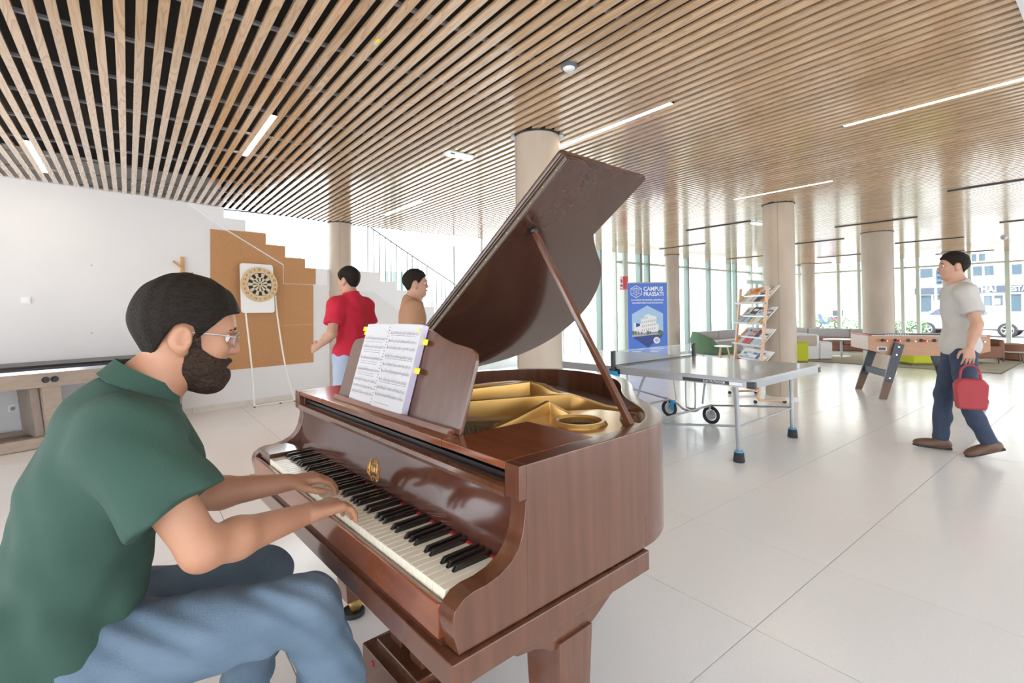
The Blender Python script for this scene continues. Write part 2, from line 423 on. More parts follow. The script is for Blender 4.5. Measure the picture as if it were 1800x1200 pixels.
def gap(x): return SL0+PITCH*(round((x-SL0)/PITCH-.5)+.5)
LAMPS_ON = [(-.70, 5.85, 'short glowing lamp strip in the slat ceiling at the far left, nearest the white wall'),
            (.90, 4.02, 'glowing lamp strip in the slats above the dartboard corner, left of the round columns'),
            (3.145, 2.06, 'long glowing lamp strip in the slats just right of the tan column behind the piano'),
            (3.145, 5.94, 'glowing lamp strip in the slats between the stair and the raised piano lid'),
            (4.69, .36, 'longest glowing lamp strip, running off the right edge of the slat ceiling'),
            (6.585, 2.19, 'glowing lamp strip in the slats in front of the column beside the magazine rack')]
LAMPS_OFF = [(8.45, 4.06, 'unlit dark lamp slot just left of the top of the rack column'),
             (8.45, .36, 'unlit lamp slot cut by the right edge, topmost of the dark slots'),
             (10.40, 2.22, 'unlit dark lamp slot in the ceiling just above the top of the thick grey column'),
             (10.42, 6.06, 'unlit dark lamp slot in the ceiling above the blue banner'),
             (12.30, 3.9, 'unlit dark lamp slot right of the rack column, higher of two there'),
             (12.38, .36, 'unlit dark lamp slot at the right edge, second from the top'),
             (14.32, 2.26, 'unlit dark lamp slot in the ceiling right of the thick grey column'),
             (14.31, 6.40, 'unlit dark lamp slot left of the rack column, above its magazines'),
             (16.29, 4.65, 'unlit dark lamp slot left of the thick grey column, near its middle'),
             (16.24, .36, 'unlit dark lamp slot at the right edge, third from the top'),
             (18.42, 2.31, 'unlit dark lamp slot in the ceiling by the head of the walking man'),
             (18.50, 6.22, 'unlit dark lamp slot over the small far column, farthest of all')]
def lamp(name, x, y, label, m, grp):
    L = 1.12 if y < .5 else 1.22
    t = thing(name, label, 'ceiling lamp', (gap(x), y, ZC), 0, grp)
    MB().box(-.0185, .0185, .01, L-.01, .0, .035).build('diffuser', m, t, bevel=.004)
    if m == 'lamp_off': MB().box(-.027, .027, 0, L, -.016, -.0005).build('dark_trim', 'black', t, smooth=False)
    h = MB(); h.box(-.0205, .0205, 0, L, .036, .075); h.box(-.0205, .0205, 0, .009, 0, .036); h.box(-.0205, .0205, L-.009, L, 0, .036)
    h.build('housing', 'black', t, smooth=False)
for x, y, l in LAMPS_ON: lamp('lamp_strip', x, y, l, 'lamp_on', 'glowing lamp strips in the ceiling')
for x, y, l in LAMPS_OFF: lamp('unlit_lamp_strip', x, y, l, 'lamp_off', 'unlit lamp slots in the ceiling')

# back-left wall with the stepped top of the stair in it
wl = struct('wall_left')
ST = [(.029, 2.84), (.029, 2.695), (.315, 2.695), (.315, 2.542), (.595, 2.542), (.595, 2.37), (.884, 2.37), (.884, 2.2), (1.199, 2.2), (1.199, 2.055), (2.594, 2.055), (2.594, 1.9), (2.926, 1.9), (2.926, 1.745), (3.255, 1.745), (3.255, 1.59), (3.58, 1.59), (3.58, 1.435), (3.866, 1.435), (3.866, 1.28), (4.2, 1.28), (4.2, 1.12), (4.53, 1.12), (4.53, .96), (4.86, .96), (4.86, .8), (5.2, .8), (5.2, .64), (5.53, .64), (5.53, .48), (5.86, .48), (5.86, .32), (6.2, .32), (6.2, .16), (6.53, .16), (6.53, 0)]
poly = [(-5.4, 0), (-5.4, 3.21), (.0, 3.21), (.0, 2.84)] + ST
MB().prism([wp(e, 0, z) for e, z in poly], NW*.2).build('wall_panel', 'white_wall', wl, smooth=False)
# stringer bands, a little proud of the wall
b1 = [(-.41, 2.838), (.029, 2.838)] + ST[1:10] + [(1.585, 2.055), (1.585, 1.79), (.855, 1.79), (.855, 2.075), (.028, 2.538)]
MB().prism([wp(e, -.014, z) for e, z in b1], NW*.014).build('trim_1', 'stair_white', None, smooth=False, kind='structure')
b2 = [(1.60, 2.055), (2.594, 2.055)] + ST[11:22] + [(4.53, .42), (2.449, 1.70), (1.60, 1.70)]
MB().prism([wp(e, -.014, z) for e, z in b2], NW*.014).build('trim_2', 'stair_white', None, smooth=False, kind='structure')
# treads behind the parapet
sf = struct('trim_3'); 
prev = -.0
for i, (e0, e1, z) in enumerate([(-.26, .029, 2.84), (.029, .315, 2.695), (.315, .595, 2.542), (.595, .884, 2.37), (.884, 1.199, 2.2), (1.199, 2.594, 2.055), (2.594, 2.926, 1.9), (2.926, 3.255, 1.745), (3.255, 3.58, 1.59), (3.58, 3.866, 1.435), (3.866, 4.2, 1.28), (4.2, 4.53, 1.12), (4.53, 4.86, .96), (4.86, 5.2, .8), (5.2, 5.53, .64), (5.53, 5.86, .48), (5.86, 6.2, .32), (6.2, 6.53, .16)]):
    MB().prism([wp(e0, .2, z-.16), wp(e1, .2, z-.16), wp(e1, .2, z-.004), wp(e0, .2, z-.004)], NW*1.25).build('stair_tread', 'stair_white', sf, smooth=False)
bb = struct('baseboard_left')
for k in range(11):
    e = -5.4+.72*k; e1 = min(e+.716, 1.95)
    MB().prism([wp(e, -.012, 0), wp(e1, -.012, 0), wp(e1, -.012, .075), wp(e, -.012, .075)], NW*.012).build('skirting_piece', 'skirting', bb, smooth=False)

# columns
def column(label, x, y, r, m='concrete', seam=0, base=True):
    t = thing('round_column', label, 'column', (x, y, 0), 0, 'round concrete columns')
    MB().lathe([(r, 0.002), (r, 3.19)], 48).build('shaft', m, t)
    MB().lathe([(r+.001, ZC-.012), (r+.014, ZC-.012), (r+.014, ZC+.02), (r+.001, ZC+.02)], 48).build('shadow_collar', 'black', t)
    if base:
        MB().lathe([(r+.001, 0.001), (r+.012, 0.001), (r+.012, .07), (r+.001, .075)], 48).build('skirting_ring', 'skirting', t)
    a = math.atan2(-y, -x)+seam
    MB().box(-.003, .003, -.004, .004, .08, ZC-.02, Matrix.Translation((r*math.cos(a), r*math.sin(a), 0)) @ Matrix.Rotation(a, 4, 'Z')).build('formwork_seam', 'seam', t, smooth=False)
    return t
c1 = column('thick tan concrete column standing directly behind the raised piano lid', 2.80, 3.185, .195, seam=-1.15)
for s in (-1, 1):
    a = math.atan2(-3.185, -2.80)+s*1.42
    MB().box(-.006, .03, -.05, .05, ZC-.015, ZC+.0, Matrix.Translation((.2*math.cos(a), .2*math.sin(a), 0)) @ Matrix.Rotation(a, 4, 'Z')).build('edge_plate', 'alu', c1, smooth=False)
column('pale column at the end of the cork wall behind the man in red', 2.81, 8.26, .187)
column('tan concrete column right beside the magazine rack', 7.45, 3.18, .205, seam=-.05)
column('thick grey column standing behind the table football', 11.95, 3.2, .265, seam=1.3)
column('far grey column directly behind the walking man', 17.95, 3.07, .235, seam=1.3)
column('thin far column between the rack column and the thick grey column', 18.25, 6.85, .2, seam=1.3)
column('grey column at the glass front right behind the blue banner', 11.9, 7.92, .19, seam=1.3)

# glazed fronts
w1 = struct('window_1'); w2 = struct('window_2')
YF, XF = 8.36, 19.25
def post(wn, p, w, d, m, axis, nm='mullion'):
    if axis == 'x': return MB().box(p-w/2, p+w/2, YF-d/2, YF+d/2, 0, 3.19).build(nm, m, wn, smooth=False)
    return MB().box(XF-d/2, XF+d/2, p-w/2, p+w/2, 0, 3.19).build(nm, m, wn, smooth=False)
m1 = [(5.75, .06, .1, 'white_metal'), (6.9, .05, .1, 'white_metal'), (8.05, .05, .12, 'white_metal'), (8.62, .05, .12, 'white_metal'), (9.38, .07, .16, 'dark_frame'), (9.99, .06, .12, 'green_frame'), (10.33, .17, .2, 'green_frame'), (11.0, .10, .16, 'dark_frame'), (11.36, .08, .16, 'dark_frame'), (12.36, .10, .18, 'green_frame'), (13.3, .09, .14, 'dark_frame'), (14.52, .09, .14, 'dark_frame'), (15.8, .09, .14, 'dark_frame'), (16.2, .09, .14, 'dark_frame'), (17.2, .08, .2, 'green_frame'), (18.1, .08, .2, 'green_frame')]
for x, w, d, m in m1: post(w1, x, w, d, m, 'x')
MB().box(9.99, 19.2, YF-.04, YF+.04, 2.56, 2.62).build('transom', 'green_frame', w1, smooth=False)
MB().box(5.7, 19.2, YF-.06, YF+.06, 0, .08).build('sill', 'green_frame', w1, smooth=False)
xs = [p[0] for p in m1] + [19.2]
for a, b in zip(xs, xs[1:]):
    MB().box(a+.03, b-.03, YF-.006, YF+.006, .08, 3.19).build('pane', 'glass', w1, smooth=False)
m2 = [(-4.6, .09), (-3.2, .09), (-1.8, .09), (-.6, .09), (.75, .09), (1.35, .08), (2.16, .10), (2.94, .08), (4.12, .09), (4.50, .09), (5.66, .09), (6.26, .09), (7.5, .09), (8.3, .12)]
for y, w in m2: post(w2, y, w, .14, 'green_frame', 'y')
MB().box(XF-.05, XF+.05, -9, 8.3, 2.53, 2.585).build('transom', 'green_frame', w2, smooth=False)
MB().box(XF-.06, XF+.06, -9, 8.3, 0, .08).build('sill', 'green_frame', w2, smooth=False)
ys = [-9]+[p[0] for p in m2]
for a, b in zip(ys, ys[1:]):
    MB().box(XF-.006, XF+.006, a+.03, b-.03, .08, 3.19).build('pane', 'glass', w2, smooth=False)
d1 = struct('door_1')
MB().box(17.26, 17.32, YF-.09, YF-.02, 0, 2.3).build('door_post', 'green_frame', d1, smooth=False)
MB().box(17.98, 18.04, YF-.09, YF-.02, 0, 2.3).build('door_post', 'green_frame', d1, smooth=False)
MB().box(17.0, 18.1, YF-.16, YF-.02, 2.2, 2.32).build('door_header', 'dark_frame', d1, smooth=False)
MB().box(17.6, 17.68, YF-.09, YF-.02, 0, 2.2).build('door_stile', 'dark_frame', d1, smooth=False)
# glass back of the stair well
w3 = struct('window_3')
for k, x in enumerate((-2.6, -1.2, .2, 1.6, 3.0, 4.4)):
    MB().box(x-.025, x+.025, 11.4, 11.5, 0, 4.2).build('mullion', 'white_metal', w3, smooth=False)
for x, hgt in ((5.02, 2.35), (5.22, 2.35), (5.42, 2.35)):
    MB().box(x-.045, x+.045, 11.38, 11.5, 0, hgt).build('glazing_bar', 'dark_frame', w3, smooth=False)
for a, b in zip((-2.6, -1.2, .2, 1.6, 3.0), (-1.2, .2, 1.6, 3.0, 4.4)):
    MB().box(a+.03, b-.03, 11.44, 11.455, 0, 4.2).build('pane', 'glass', w3, smooth=False)
# railing of the lower flight
rg = thing('stair_railing', 'thin pale railing of upright bars along the lower stair flight', 'railing', tuple(wp(2.6, .22, 2.055)))
pts = [wp(2.45, .22, 2.95), wp(3.341, .22, 2.52), wp(4.527, .22, 1.974), wp(6.3, .22, 1.08)]
MB().tube(pts, .013, 8).build('handrail', 'rail_dark', rg, world=True)
def hz(e): return 2.95+(e-2.45)*(1.08-2.95)/(6.3-2.45)
def sz(e):
    for i in range(10, len(ST)-1, 2):
        if ST[i-1][0] <= e <= ST[i][0]: return ST[i][1]
    return 2.055 if e < 2.6 else .1
for k in range(30):
    e = 2.5+.125*k
    zt = None
    for q in range(0, len(ST)-1):
        if ST[q][0] <= e <= ST[q+1][0] and ST[q][1] == ST[q+1][1]: zt = ST[q][1]
    if zt is None: continue
    MB().cyl(wp(e, .22, zt-.01), wp(e, .22, hz(e)), .010, n=6).build('baluster', 'rail_dark', rg, world=True)
MB().cyl(wp(4.62, .22, .95), wp(4.62, .22, 2.75), .018, n=8).build('newel_post', 'rail_dark', rg, world=True)

# ceiling fittings
def exit_box(label, x, y, L=.29):
    t = thing('exit_light', label, 'emergency light', (x, y, ZC))
    MB().box(-L/2, L/2, -.055, .055, -.012, 0).build('back_plate', 'white_gloss', t, bevel=.003)
    MB().box(-L/2+.012, L/2-.012, -.042, .042, -.036, -.012).build('diffuser', 'green_led', t, bevel=.008)
    MB().box(-L/2+.02, -L/2+.07, -.043, -.0425, -.034, -.016).build('pictogram', 'print_green', t, smooth=False)
exit_box('white emergency light box on the slats left of the tan column', 2.50, 3.97)
exit_box('white emergency light box on the slats touching the rack column', 8.70, 4.08)
t = thing('smoke_detector', 'small round grey detector on the slat ceiling above the tan column', 'detector', (2.139, 2.128, ZC))
MB().lathe([(.05, 0), (.052, -.012), (.045, -.018)], 24).build('base', 'detector_grey', t)
MB().lathe([(.038, -.018), (.030, -.030), (.02, -.036)], 24).build('sensor_cap', 'sofa_white', t)
t = thing('smoke_detector', 'tiny dark detector on the far ceiling right of the walking man', 'detector', (15.2, 1.75, ZC))
MB().lathe([(.06, 0), (.06, -.02), (.04, -.05)], 16).build('base', 'zinc', t)
t = thing('paper_tag', 'small yellow and white tag stuck on a ceiling slat', 'tag', (SL0+PITCH*13, 2.574, ZC))
MB().box(-.011, .011, -.02, .02, -.002, 0).build('sticker', 'yellow', t, smooth=False)
MB().box(-.009, .009, .02, .045, -.0022, 0).build('white_strip', 'paper', t, smooth=False)

# things on the left wall
def on_wall(e, z, n=0):
    return tuple(wp(e, n, z))
cb = thing('cork_board', 'large brown cork board with a stepped upper edge on the white wall', 'cork board', on_wall(.6, .55), WA)
def cork(poly, n0, n1):
    MB().prism([wp(e, n0, z) for e, z in poly], NW*(n1-n0)).build('cork_sheet', 'cork', cb, world=True, smooth=False)
cork([(-.142, .535), (.852, .54), (.852, 2.07), (.06, 2.512), (-.142, 2.515)], -.012, -.001)
cork([(.855, .54), (1.336, .542), (1.336, 1.148), (.855, 1.148)], -.012, -.001)
cork([(.855, 1.151), (1.336, 1.151), (1.336, 1.787), (.855, 1.787)], -.012, -.001)
cork([(.075, 2.525), (.597, 2.53), (.597, 2.372), (.884, 2.372), (.884, 2.202), (.862, 2.202), (.862, 2.088)], -.026, -.0145)
cork([(.865, 2.2), (1.199, 2.2), (1.199, 2.056), (1.373, 2.056), (1.373, 1.795), (.865, 1.795)], -.026, -.0145)
t = thing('light_switch', 'white square switch plate on the left wall', 'switch', on_wall(-1.957, 1.51, -.001), WA)
MB().box(-.04, .04, -.012, 0, -.04, .04).build('plate', 'white_gloss', t, bevel=.004)
MB().box(-.028, .028, -.018, -.012, -.028, .028).build('rocker', 'white_gloss', t, bevel=.003)
t = thing('wall_socket', 'white double wall socket low on the left wall behind the game table', 'socket', on_wall(-2.02, .335, -.001), WA)
MB().box(-.075, .075, -.01, 0, -.04, .04).build('plate', 'white_gloss', t, bevel=.004)
for dx in (-.037, .037):
    s = MB().lathe([(.026, 0), (.026, .004), (.022, .004), (.021, -.004)], 20, Matrix.Translation((dx, -.010, 0)) @ Matrix.Rotation(PI/2, 4, 'X')).build('outlet', 'white_gloss', t)
    for q in (-.008, .008): MB().cyl((dx+q, -.0125, 0), (dx+q, -.0145, 0), .003, n=8).build('pin_hole', 'black', s)
for e, z, l in ((-1.403, 1.93, 'tiny dark screw in the left wall, upper of the two'), (-1.404, 1.125, 'tiny dark screw in the left wall, lower of the two')):
    tag(MB().cyl(wp(e, -.008, z), wp(e, .002, z), .009, n=8).build('wall_screw', 'zinc'), l, 'screw', 'screws in the left wall')
# dartboard on its leaning tube stand
t = thing('dartboard_stand', 'white tube stand leaning on the cork with a square panel', 'stand', on_wall(.40, 0, -.24), WA)
def dp(e, n, z): return wp(e, n, z)
def lean(z): return -.23+.17*z/2.1
legL = [dp(.335, -.25, .012), dp(.33, -.19, .5), dp(.275, lean(1.3), 1.30), dp(.26, lean(1.6), 1.6)]
legR = [dp(.915, -.25, .012), dp(.80, -.19, .55), dp(.715, lean(1.3), 1.30), dp(.70, lean(1.6), 1.6)]
for L in (legL, legR): MB().tube(crom(L, 5), .0115, 8).build('leg', 'white_metal', t, world=True)
MB().tube([dp(.335, -.245, .03), dp(.36, -.25, .024), dp(.83, -.25, .024), dp(.915, -.25, .03)], .009, 8).build('foot_bar', 'white_metal', t, world=True)
for e in (.335, .70, .915): MB().cyl(dp(e, -.25, 0), dp(e, -.25, .014), .015, n=10).build('rubber_foot', 'rubber', t, world=True)
PB = [(.215, 1.34), (.79, 1.34), (.79, 2.05), (.215, 2.05)]
def rr(x0, x1, z0, z1, r, n=5):
    out = []
    for cx, cz, a0 in ((x1-r, z0+r, -PI/2), (x1-r, z1-r, 0), (x0+r, z1-r, PI/2), (x0+r, z0+r, PI)):
        out += [(cx+r*math.cos(a0+PI/2*k/n), cz+r*math.sin(a0+PI/2*k/n)) for k in range(n+1)]
    return out
MB().prism([dp(e, lean(z)-.035, z) for e, z in rr(.205, .665, 1.345, 2.06, .04)], NW*.022).build('backing_panel', 'white_gloss', t, world=True)
C = dp(.455, lean(1.76)-.036, 1.755); nrm = (-NW+Vector((0, 0, .08))).normalized(); ux = EW; uz = nrm.cross(ux)*-1
if uz.z < 0: uz = -uz
t = thing('dartboard', 'round dartboard of cream and black wedges on the white panel', 'dartboard', tuple(C), WA)
TD = frame(C, ux, uz, nrm)
def ring(r0, r1, a0, a1, d0, d1, n):
    P = [TD @ Vector((r1*math.sin(a0+(a1-a0)*k/n), r1*math.cos(a0+(a1-a0)*k/n), d0)) for k in range(n+1)]
    P += [TD @ Vector((r0*math.sin(a1+(a0-a1)*k/n), r0*math.cos(a1+(a0-a1)*k/n), d0)) for k in range(n+1)]
    return MB().prism(P, (TD.to_3x3() @ Vector((0, 0, d1-d0))))
MB().prism([TD @ Vector((.255*math.sin(2*PI*k/48), .255*math.cos(2*PI*k/48), 0)) for k in range(48)], nrm*.03).build('number_ring', 'dart_ring', t, world=True)
MB().prism([TD @ Vector((.182*math.sin(2*PI*k/48), .182*math.cos(2*PI*k/48), .03)) for k in range(48)], nrm*.004).build('cream_face', 'dart_cream', t, world=True)
W = 2*PI/20
for k in range(20):
    a = (k-.5)*W
    if k % 2 == 0:
        ring(.105, .165, a, a+W, .034, .037, 3).build('black_wedge', 'dart_black', t, world=True, smooth=False)
    else:
        ring(.03, .10, a+.06, a+W-.06, .034, .037, 3).build('black_wedge', 'dart_black', t, world=True, smooth=False)
    ring(.166, .172, a, a+W, .034, .0372, 3).build('double_bed', 'dart_purple' if k % 2 else 'dart_cream', t, world=True, smooth=False)
ring(.0, .014, 0, 2*PI-.001, .034, .038, 16).build('bullseye', 'dart_purple', t, world=True, smooth=False)
NUM = [20, 1, 18, 4, 13, 6, 10, 15, 2, 17, 3, 19, 7, 16, 8, 11, 14, 9, 12, 5]
iv = pmat(t).inverted()
for k, q in enumerate(NUM):
    a = k*W
    text_obj(str(q), .045, 'number', 'dart_red', t, iv @ TD @ Matrix.Translation((.218*math.sin(a), .218*math.cos(a), .031)), .0015, bold=.001)
# ------------------------------------------------------------------ the grand piano
PB0 = (.595, 2.345, 0); PRZ = math.radians(-86.64)
pn = thing('grand_piano', 'small brown mahogany grand piano with its lid propped open', 'piano', PB0, PRZ)
RP = [(1.5, .02), (1.5, .25), (1.5, .46), (1.492, .56), (1.455, .655), (1.375, .76), (1.285, .84), (1.19, .92), (1.09, 1.03), (.97, 1.19), (.835, 1.32), (.64, 1.42), (.43, 1.445), (.27, 1.40), (.13, 1.27), (.045, 1.09), (.008, .9), (0, .6), (0, .3), (0, .02)]
out = [Vector((p.x, p.y, 0)) for p in crom([(x, y, 0) for x, y in RP], 5)]
def offset(path, d):
    r = []
    for i, p in enumerate(path):
        t = (path[min(i+1, len(path)-1)]-path[max(i-1, 0)]).normalized()
        r.append(p+Vector((-t.y, t.x, 0))*d)
    return r
inn = offset(out, .052)
def band(o, i, z0, z1):
    n = len(o); m = MB(); Z = Vector((0, 0, 1))
    vs = [p+Z*z0 for p in o]+[p+Z*z1 for p in o]+[p+Z*z0 for p in i]+[p+Z*z1 for p in i]; fs = []
    for k in range(n-1):
        fs += [(k, k+1, n+k+1, n+k), (2*n+k+1, 2*n+k, 3*n+k, 3*n+k+1), (n+k, n+k+1, 3*n+k+1, 3*n+k), (k+1, k, 2*n+k, 2*n+k+1)]
    fs += [(0, n, 3*n, 2*n), (n-1, 2*n-1, 4*n-1, 3*n-1)]
    return m.add(vs, fs)
band(out, inn, .648, .985).build('rim', 'mahog', pn, bevel=.003)
ARM = [(.0205, .648), (-.168, .648), (-.18, .69), (-.183, .715), (-.176, .738), (-.155, .754), (-.13, .760), (-.095, .761), (-.06, .768), (-.028, .783), (-.006, .805), (.008, .835), (.015, .87), (.017, .905), (.0205, .905)]
for x0 in (0.0, 1.45):
    MB().prism([(x0, y, z) for y, z in ARM], (.05, 0, 0)).build('arm', 'mahog', pn, bevel=.0035, ang=28)
    MB().box(x0, x0+.05, -.002, .0205, .907, .985).build('cheek_block', 'mahog', pn, bevel=.002)
# keybed
kb = MB().prism([(-.012, -.192, .590), (1.512, -.192, .590), (1.512, .485, .590), (-.012, .485, .590)], (0, 0, .055))
kb.build('keybed', 'mahog', pn, bevel=.004)
MB().box(.05, 1.45, -.184, -.168, .66, .733).build('keyslip', 'mahog_h', pn, bevel=.004)
MB().box(.05, 1.45, -.176, -.165, .645, .662).build('keyslip_groove', 'mahog_dark', pn, smooth=False)
MB().box(.05, .199, -.165, .0, .645, .768).build('key_block', 'mahog_dark', pn, bevel=.004)
KX0, KW = .2, .02394
wk = MB().box(.0009, KW-.0009, -.164, .01, .70, .7525).build('white_key', 'ivory', pn, bevel=.0012, seg=1)
wk.location.x = KX0
for k in range(1, 52):
    o = wk.copy(); COL.objects.link(o); o.location.x = KX0+KW*k
bk = MB().add([(-.0058, -.112, .752), (.0058, -.112, .752), (-.0058, .005, .752), (.0058, .005, .752), (-.0047, -.102, .7655), (.0047, -.102, .7655), (-.0047, .005, .767), (.0047, .005, .767)], [(0, 1, 5, 4), (1, 3, 7, 5), (3, 2, 6, 7), (2, 0, 4, 6), (4, 5, 7, 6), (0, 2, 3, 1)])
bk0 = None
for k in range(51):
    if k % 7 in (1, 4): continue          # no black key after B and E
    if bk0 is None: bk0 = bk.build('black_key', 'ebony', pn, bevel=.0015, seg=2); o = bk0
    else: o = bk0.copy(); COL.objects.link(o)
    o.location.x = KX0+KW*(k+1)
MB().box(.2, 1.447, -.008, .004, .752, .7575).build('felt_strip', 'felt_red', pn, smooth=False)
# fallboard
MB().prism([(.05, -.004, .757), (.05, .022, .905), (.05, .036, .905), (.05, .012, .757)], (1.4, 0, 0)).build('fallboard', 'mahog_dark', pn, smooth=False)
MB().prism([(.05, y, z) for y, z in ((-.004, .905), (-.006, .915), (-.002, .926), (.008, .931), (.045, .931), (.045, .903), (.01, .903))], (1.4, 0, 0)).build('fallboard_rail', 'mahog', pn, ang=20)
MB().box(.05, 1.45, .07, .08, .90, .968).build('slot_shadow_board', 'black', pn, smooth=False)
MB().box(.06, 1.44, .03, .034, .934, .944).build('name_rail', 'black', pn, bevel=.001)
# gilt emblem on the fallboard
def fall(x, z): 
    y = -.004+(z-.757)*.026/.148
    return Vector((x, y-.0012, z))
em = MB()
def stroke(P, r=.0011): em.tube([fall(.767+1.12*a, .808+1.12*b) for a, b in [(p.x, p.y) for p in crom([(x, y, 0) for x, y in P], 5)]], r, 5)
stroke([(-.030, -.006), (-.033, .008), (-.024, .012), (-.020, .003), (-.026, -.006), (-.024, .018), (-.016, .024)])
stroke([(-.024, .012), (-.021, -.016)], .0014)
stroke([(-.014, .006), (-.012, -.008), (-.012, .002), (-.006, .006)], .0014)
stroke([(-.004, .006), (-.003, -.006), (.002, -.007), (.005, .006), (.006, -.007)], .0014)
stroke([(.010, .006), (.011, -.007)], .0014); stroke([(.0105, .011), (.0108, .012)], .0016)
stroke([(.022, -.004), (.017, -.007), (.015, .001), (.019, .005), (.022, -.002), (.022, .018), (.024, -.007)], .0014)
for a in range(-2, 3):
    stroke([(a*.008, .012), (a*.010-.004, .020), (a*.012, .029-abs(a)*.003), (a*.010+.004, .021), (a*.006+.002, .014)], .0009)
for a in range(5):
    stroke([(.026, .010-a*.006), (.034, .012-a*.007), (.039, .004-a*.007), (.033, -.002-a*.006), (.027, .004-a*.006)], .0009)
    stroke([(-.030+a*.002, .006-a*.006), (-.036, .000-a*.004), (-.034+a*.004, -.010-a*.003), (-.026+a*.004, -.012-a*.002)], .0009)
stroke([(-.02, -.016), (-.008, -.024), (.006, -.018), (.012, -.028), (.002, -.032), (-.006, -.025), (.01, -.018), (.026, -.022), (.03, -.03)], .0011)
em.build('gilt_emblem', 'gold_line', pn)
# top shelves either side of the desk
for x0, x1 in ((.052, .312), (1.186, 1.448)):
    MB().box(x0, x1, .0, .318, .966, .985).build('music_shelf', 'mahog_h', pn, bevel=.002)
MB().box(.314, 1.184, .0, .055, .964, .986).build('desk_rail', 'mahog_h', pn, bevel=.003)
MB().box(.314, 1.184, .055, .105, .962, .978).build('desk_hinge_board', 'mahog_dark', pn, bevel=.002)
MB().box(.06, 1.44, .10, .33, .90, .925).build('pin_block', 'black', pn, smooth=False)
pins = MB()
for k in range(60):
    for j in range(3):
        x = .33+.0142*k; y = .14+.05*j+.01*(k % 2)
        pins.cyl((x, y, .925), (x, y-.004, .952), .0022, n=5)
pins.build('tuning_pins', 'string', pn, kind='stuff')
MB().box(.33, 1.17, .115, .14, .935, .962).build('hammer_rail', 'mahog_dark', pn, bevel=.003)
# inside: soundboard, iron plate, struts, strings
ins = [(p.x, p.y) for p in offset(out, .05)]
poly = [(x, y, .862) for x, y in ins if y > .3]
MB().prism(poly, (0, 0, .012)).build('soundboard', 'soundboard', pn, smooth=False)
def plate(poly, z0, z1, nm='iron_plate'):
    return MB().prism([(x, y, z0) for x, y in poly], (0, 0, z1-z0)).build(nm, 'gold', pn, bevel=.003)
def hole_plate():
    P = [(1.45, .33), (1.45, .60), (1.40, .68), (1.30, .765), (1.215, .83), (1.08, .80), (.99, .64), (.98, .33)]
    cx, cy_, r = 1.19, .56, .072
    m = MB(); n = 64; oo = []; L = []
    per = [Vector((x, y, 0)) for x, y in P]; 
    segs = [(per[i], per[(i+1) % len(per)]) for i in range(len(per))]
    for k in range(n):
        d = Vector((math.cos(2*PI*k/n), math.sin(2*PI*k/n), 0)); best = 9
        for a, b in segs:
            e = b-a; den = d.x*e.y-d.y*e.x
            if abs(den) < 1e-9: continue
            w = a-Vector((cx, cy_, 0)); t = (w.x*e.y-w.y*e.x)/den; s = (w.x*d.y-w.y*d.x)/den
            if t > 0 and -1e-6 <= s <= 1+1e-6: best = min(best, t)
        oo.append(Vector((cx, cy_, 0))+d*best); L.append(Vector((cx, cy_, 0))+d*r)
    Z = Vector((0, 0, 1)); vs = [p+Z*.928 for p in oo]+[p+Z*.940 for p in oo]+[p+Z*.928 for p in L]+[p+Z*.940 for p in L]; fs = []
    for k in range(n):
        j = (k+1) % n
        fs += [(k, j, n+j, n+k), (2*n+j, 2*n+k, 3*n+k, 3*n+j), (n+k, n+j, 3*n+j, 3*n+k), (j, k, 2*n+k, 2*n+j)]
    m.add(vs, fs).build('iron_plate', 'gold_sheen_tint', pn)
    MB().lathe([(.072, .930), (.072, .946), (.078, .954), (.088, .954), (.094, .946), (.098, .940), (.098, .932)], 40, Matrix.Translation((cx, cy_, 0)), caps=False).build('plate_hole_ring', 'gold', pn)
    MB().lathe([(.071, .880), (.071, .884)], 32, Matrix.Translation((cx, cy_, 0))).build('hole_shade_disc', 'black', pn)  # black disc painted as the shade inside the plate hole
hole_plate()
def strut(P, w=.026, zb=.885):
    P = [Vector(p) for p in P]; m = MB(); vs = []; n = len(P)
    for i, p in enumerate(P):
        t = (P[min(i+1, n-1)]-P[max(i-1, 0)]); t.z = 0; t.normalize(); s = Vector((-t.y, t.x, 0))*(w/2)
        vs += [Vector((p.x, p.y, zb))-s*1.5, Vector((p.x, p.y, zb))+s*1.5, p-s, p+s]
    fs = []
    for i in range(n-1):
        a = 4*i; b = a+4
        fs += [(a, b, b+2, a+2), (a+1, a+3, b+3, b+1), (a+2, b+2, b+3, a+3), (a, a+1, b+1, b)]
    fs += [(0, 2, 3, 1), (4*n-4, 4*n-3, 4*n-1, 4*n-2)]
    return m.add(vs, fs).build('plate_strut', 'gold', pn, bevel=.003)
strut([(.62, .30, .955), (.714, .438, .972), (.83, .63, .98), (.925, .81, .982), (1.0, .845, .960), (1.07, .86, .945), (1.16, .87, .942)], .03)
strut([(.33, .33, .955), (.40, .52, .962), (.47, .74, .972), (.535, .945, .980), (.62, .955, .975), (.70, .945, .955), (.79, .96, .945)], .04)
strut([(.20, .34, .95), (.27, .6, .955), (.36, .86, .965), (.43, .93, .972), (.50, .96, .975)], .026)
strut([(1.04, .30, .945), (1.03, .40, .957), (1.015, .50, .972), (1.0, .60, .988), (1.035, .622, .966), (1.075, .645, .945)], .022, .93)
plate([(.64, .38), (.72, .36), (1.0, .76), (.93, .81)], .895, .905, 'plate_flange')
st = MB()
for k in range(58):
    x = .12+.0152*k; xe = x+.22; ye = .60
    yb = 1.30-abs(xe-.45)*.85 if xe > .45 else 1.30
    st.bar((x, .33, .915), (min(xe, 1.2), max(yb, .62), .90), .0016, .0016)
st.build('strings', 'string', pn, kind='stuff')
br = MB()
for i in range(7):
    pass
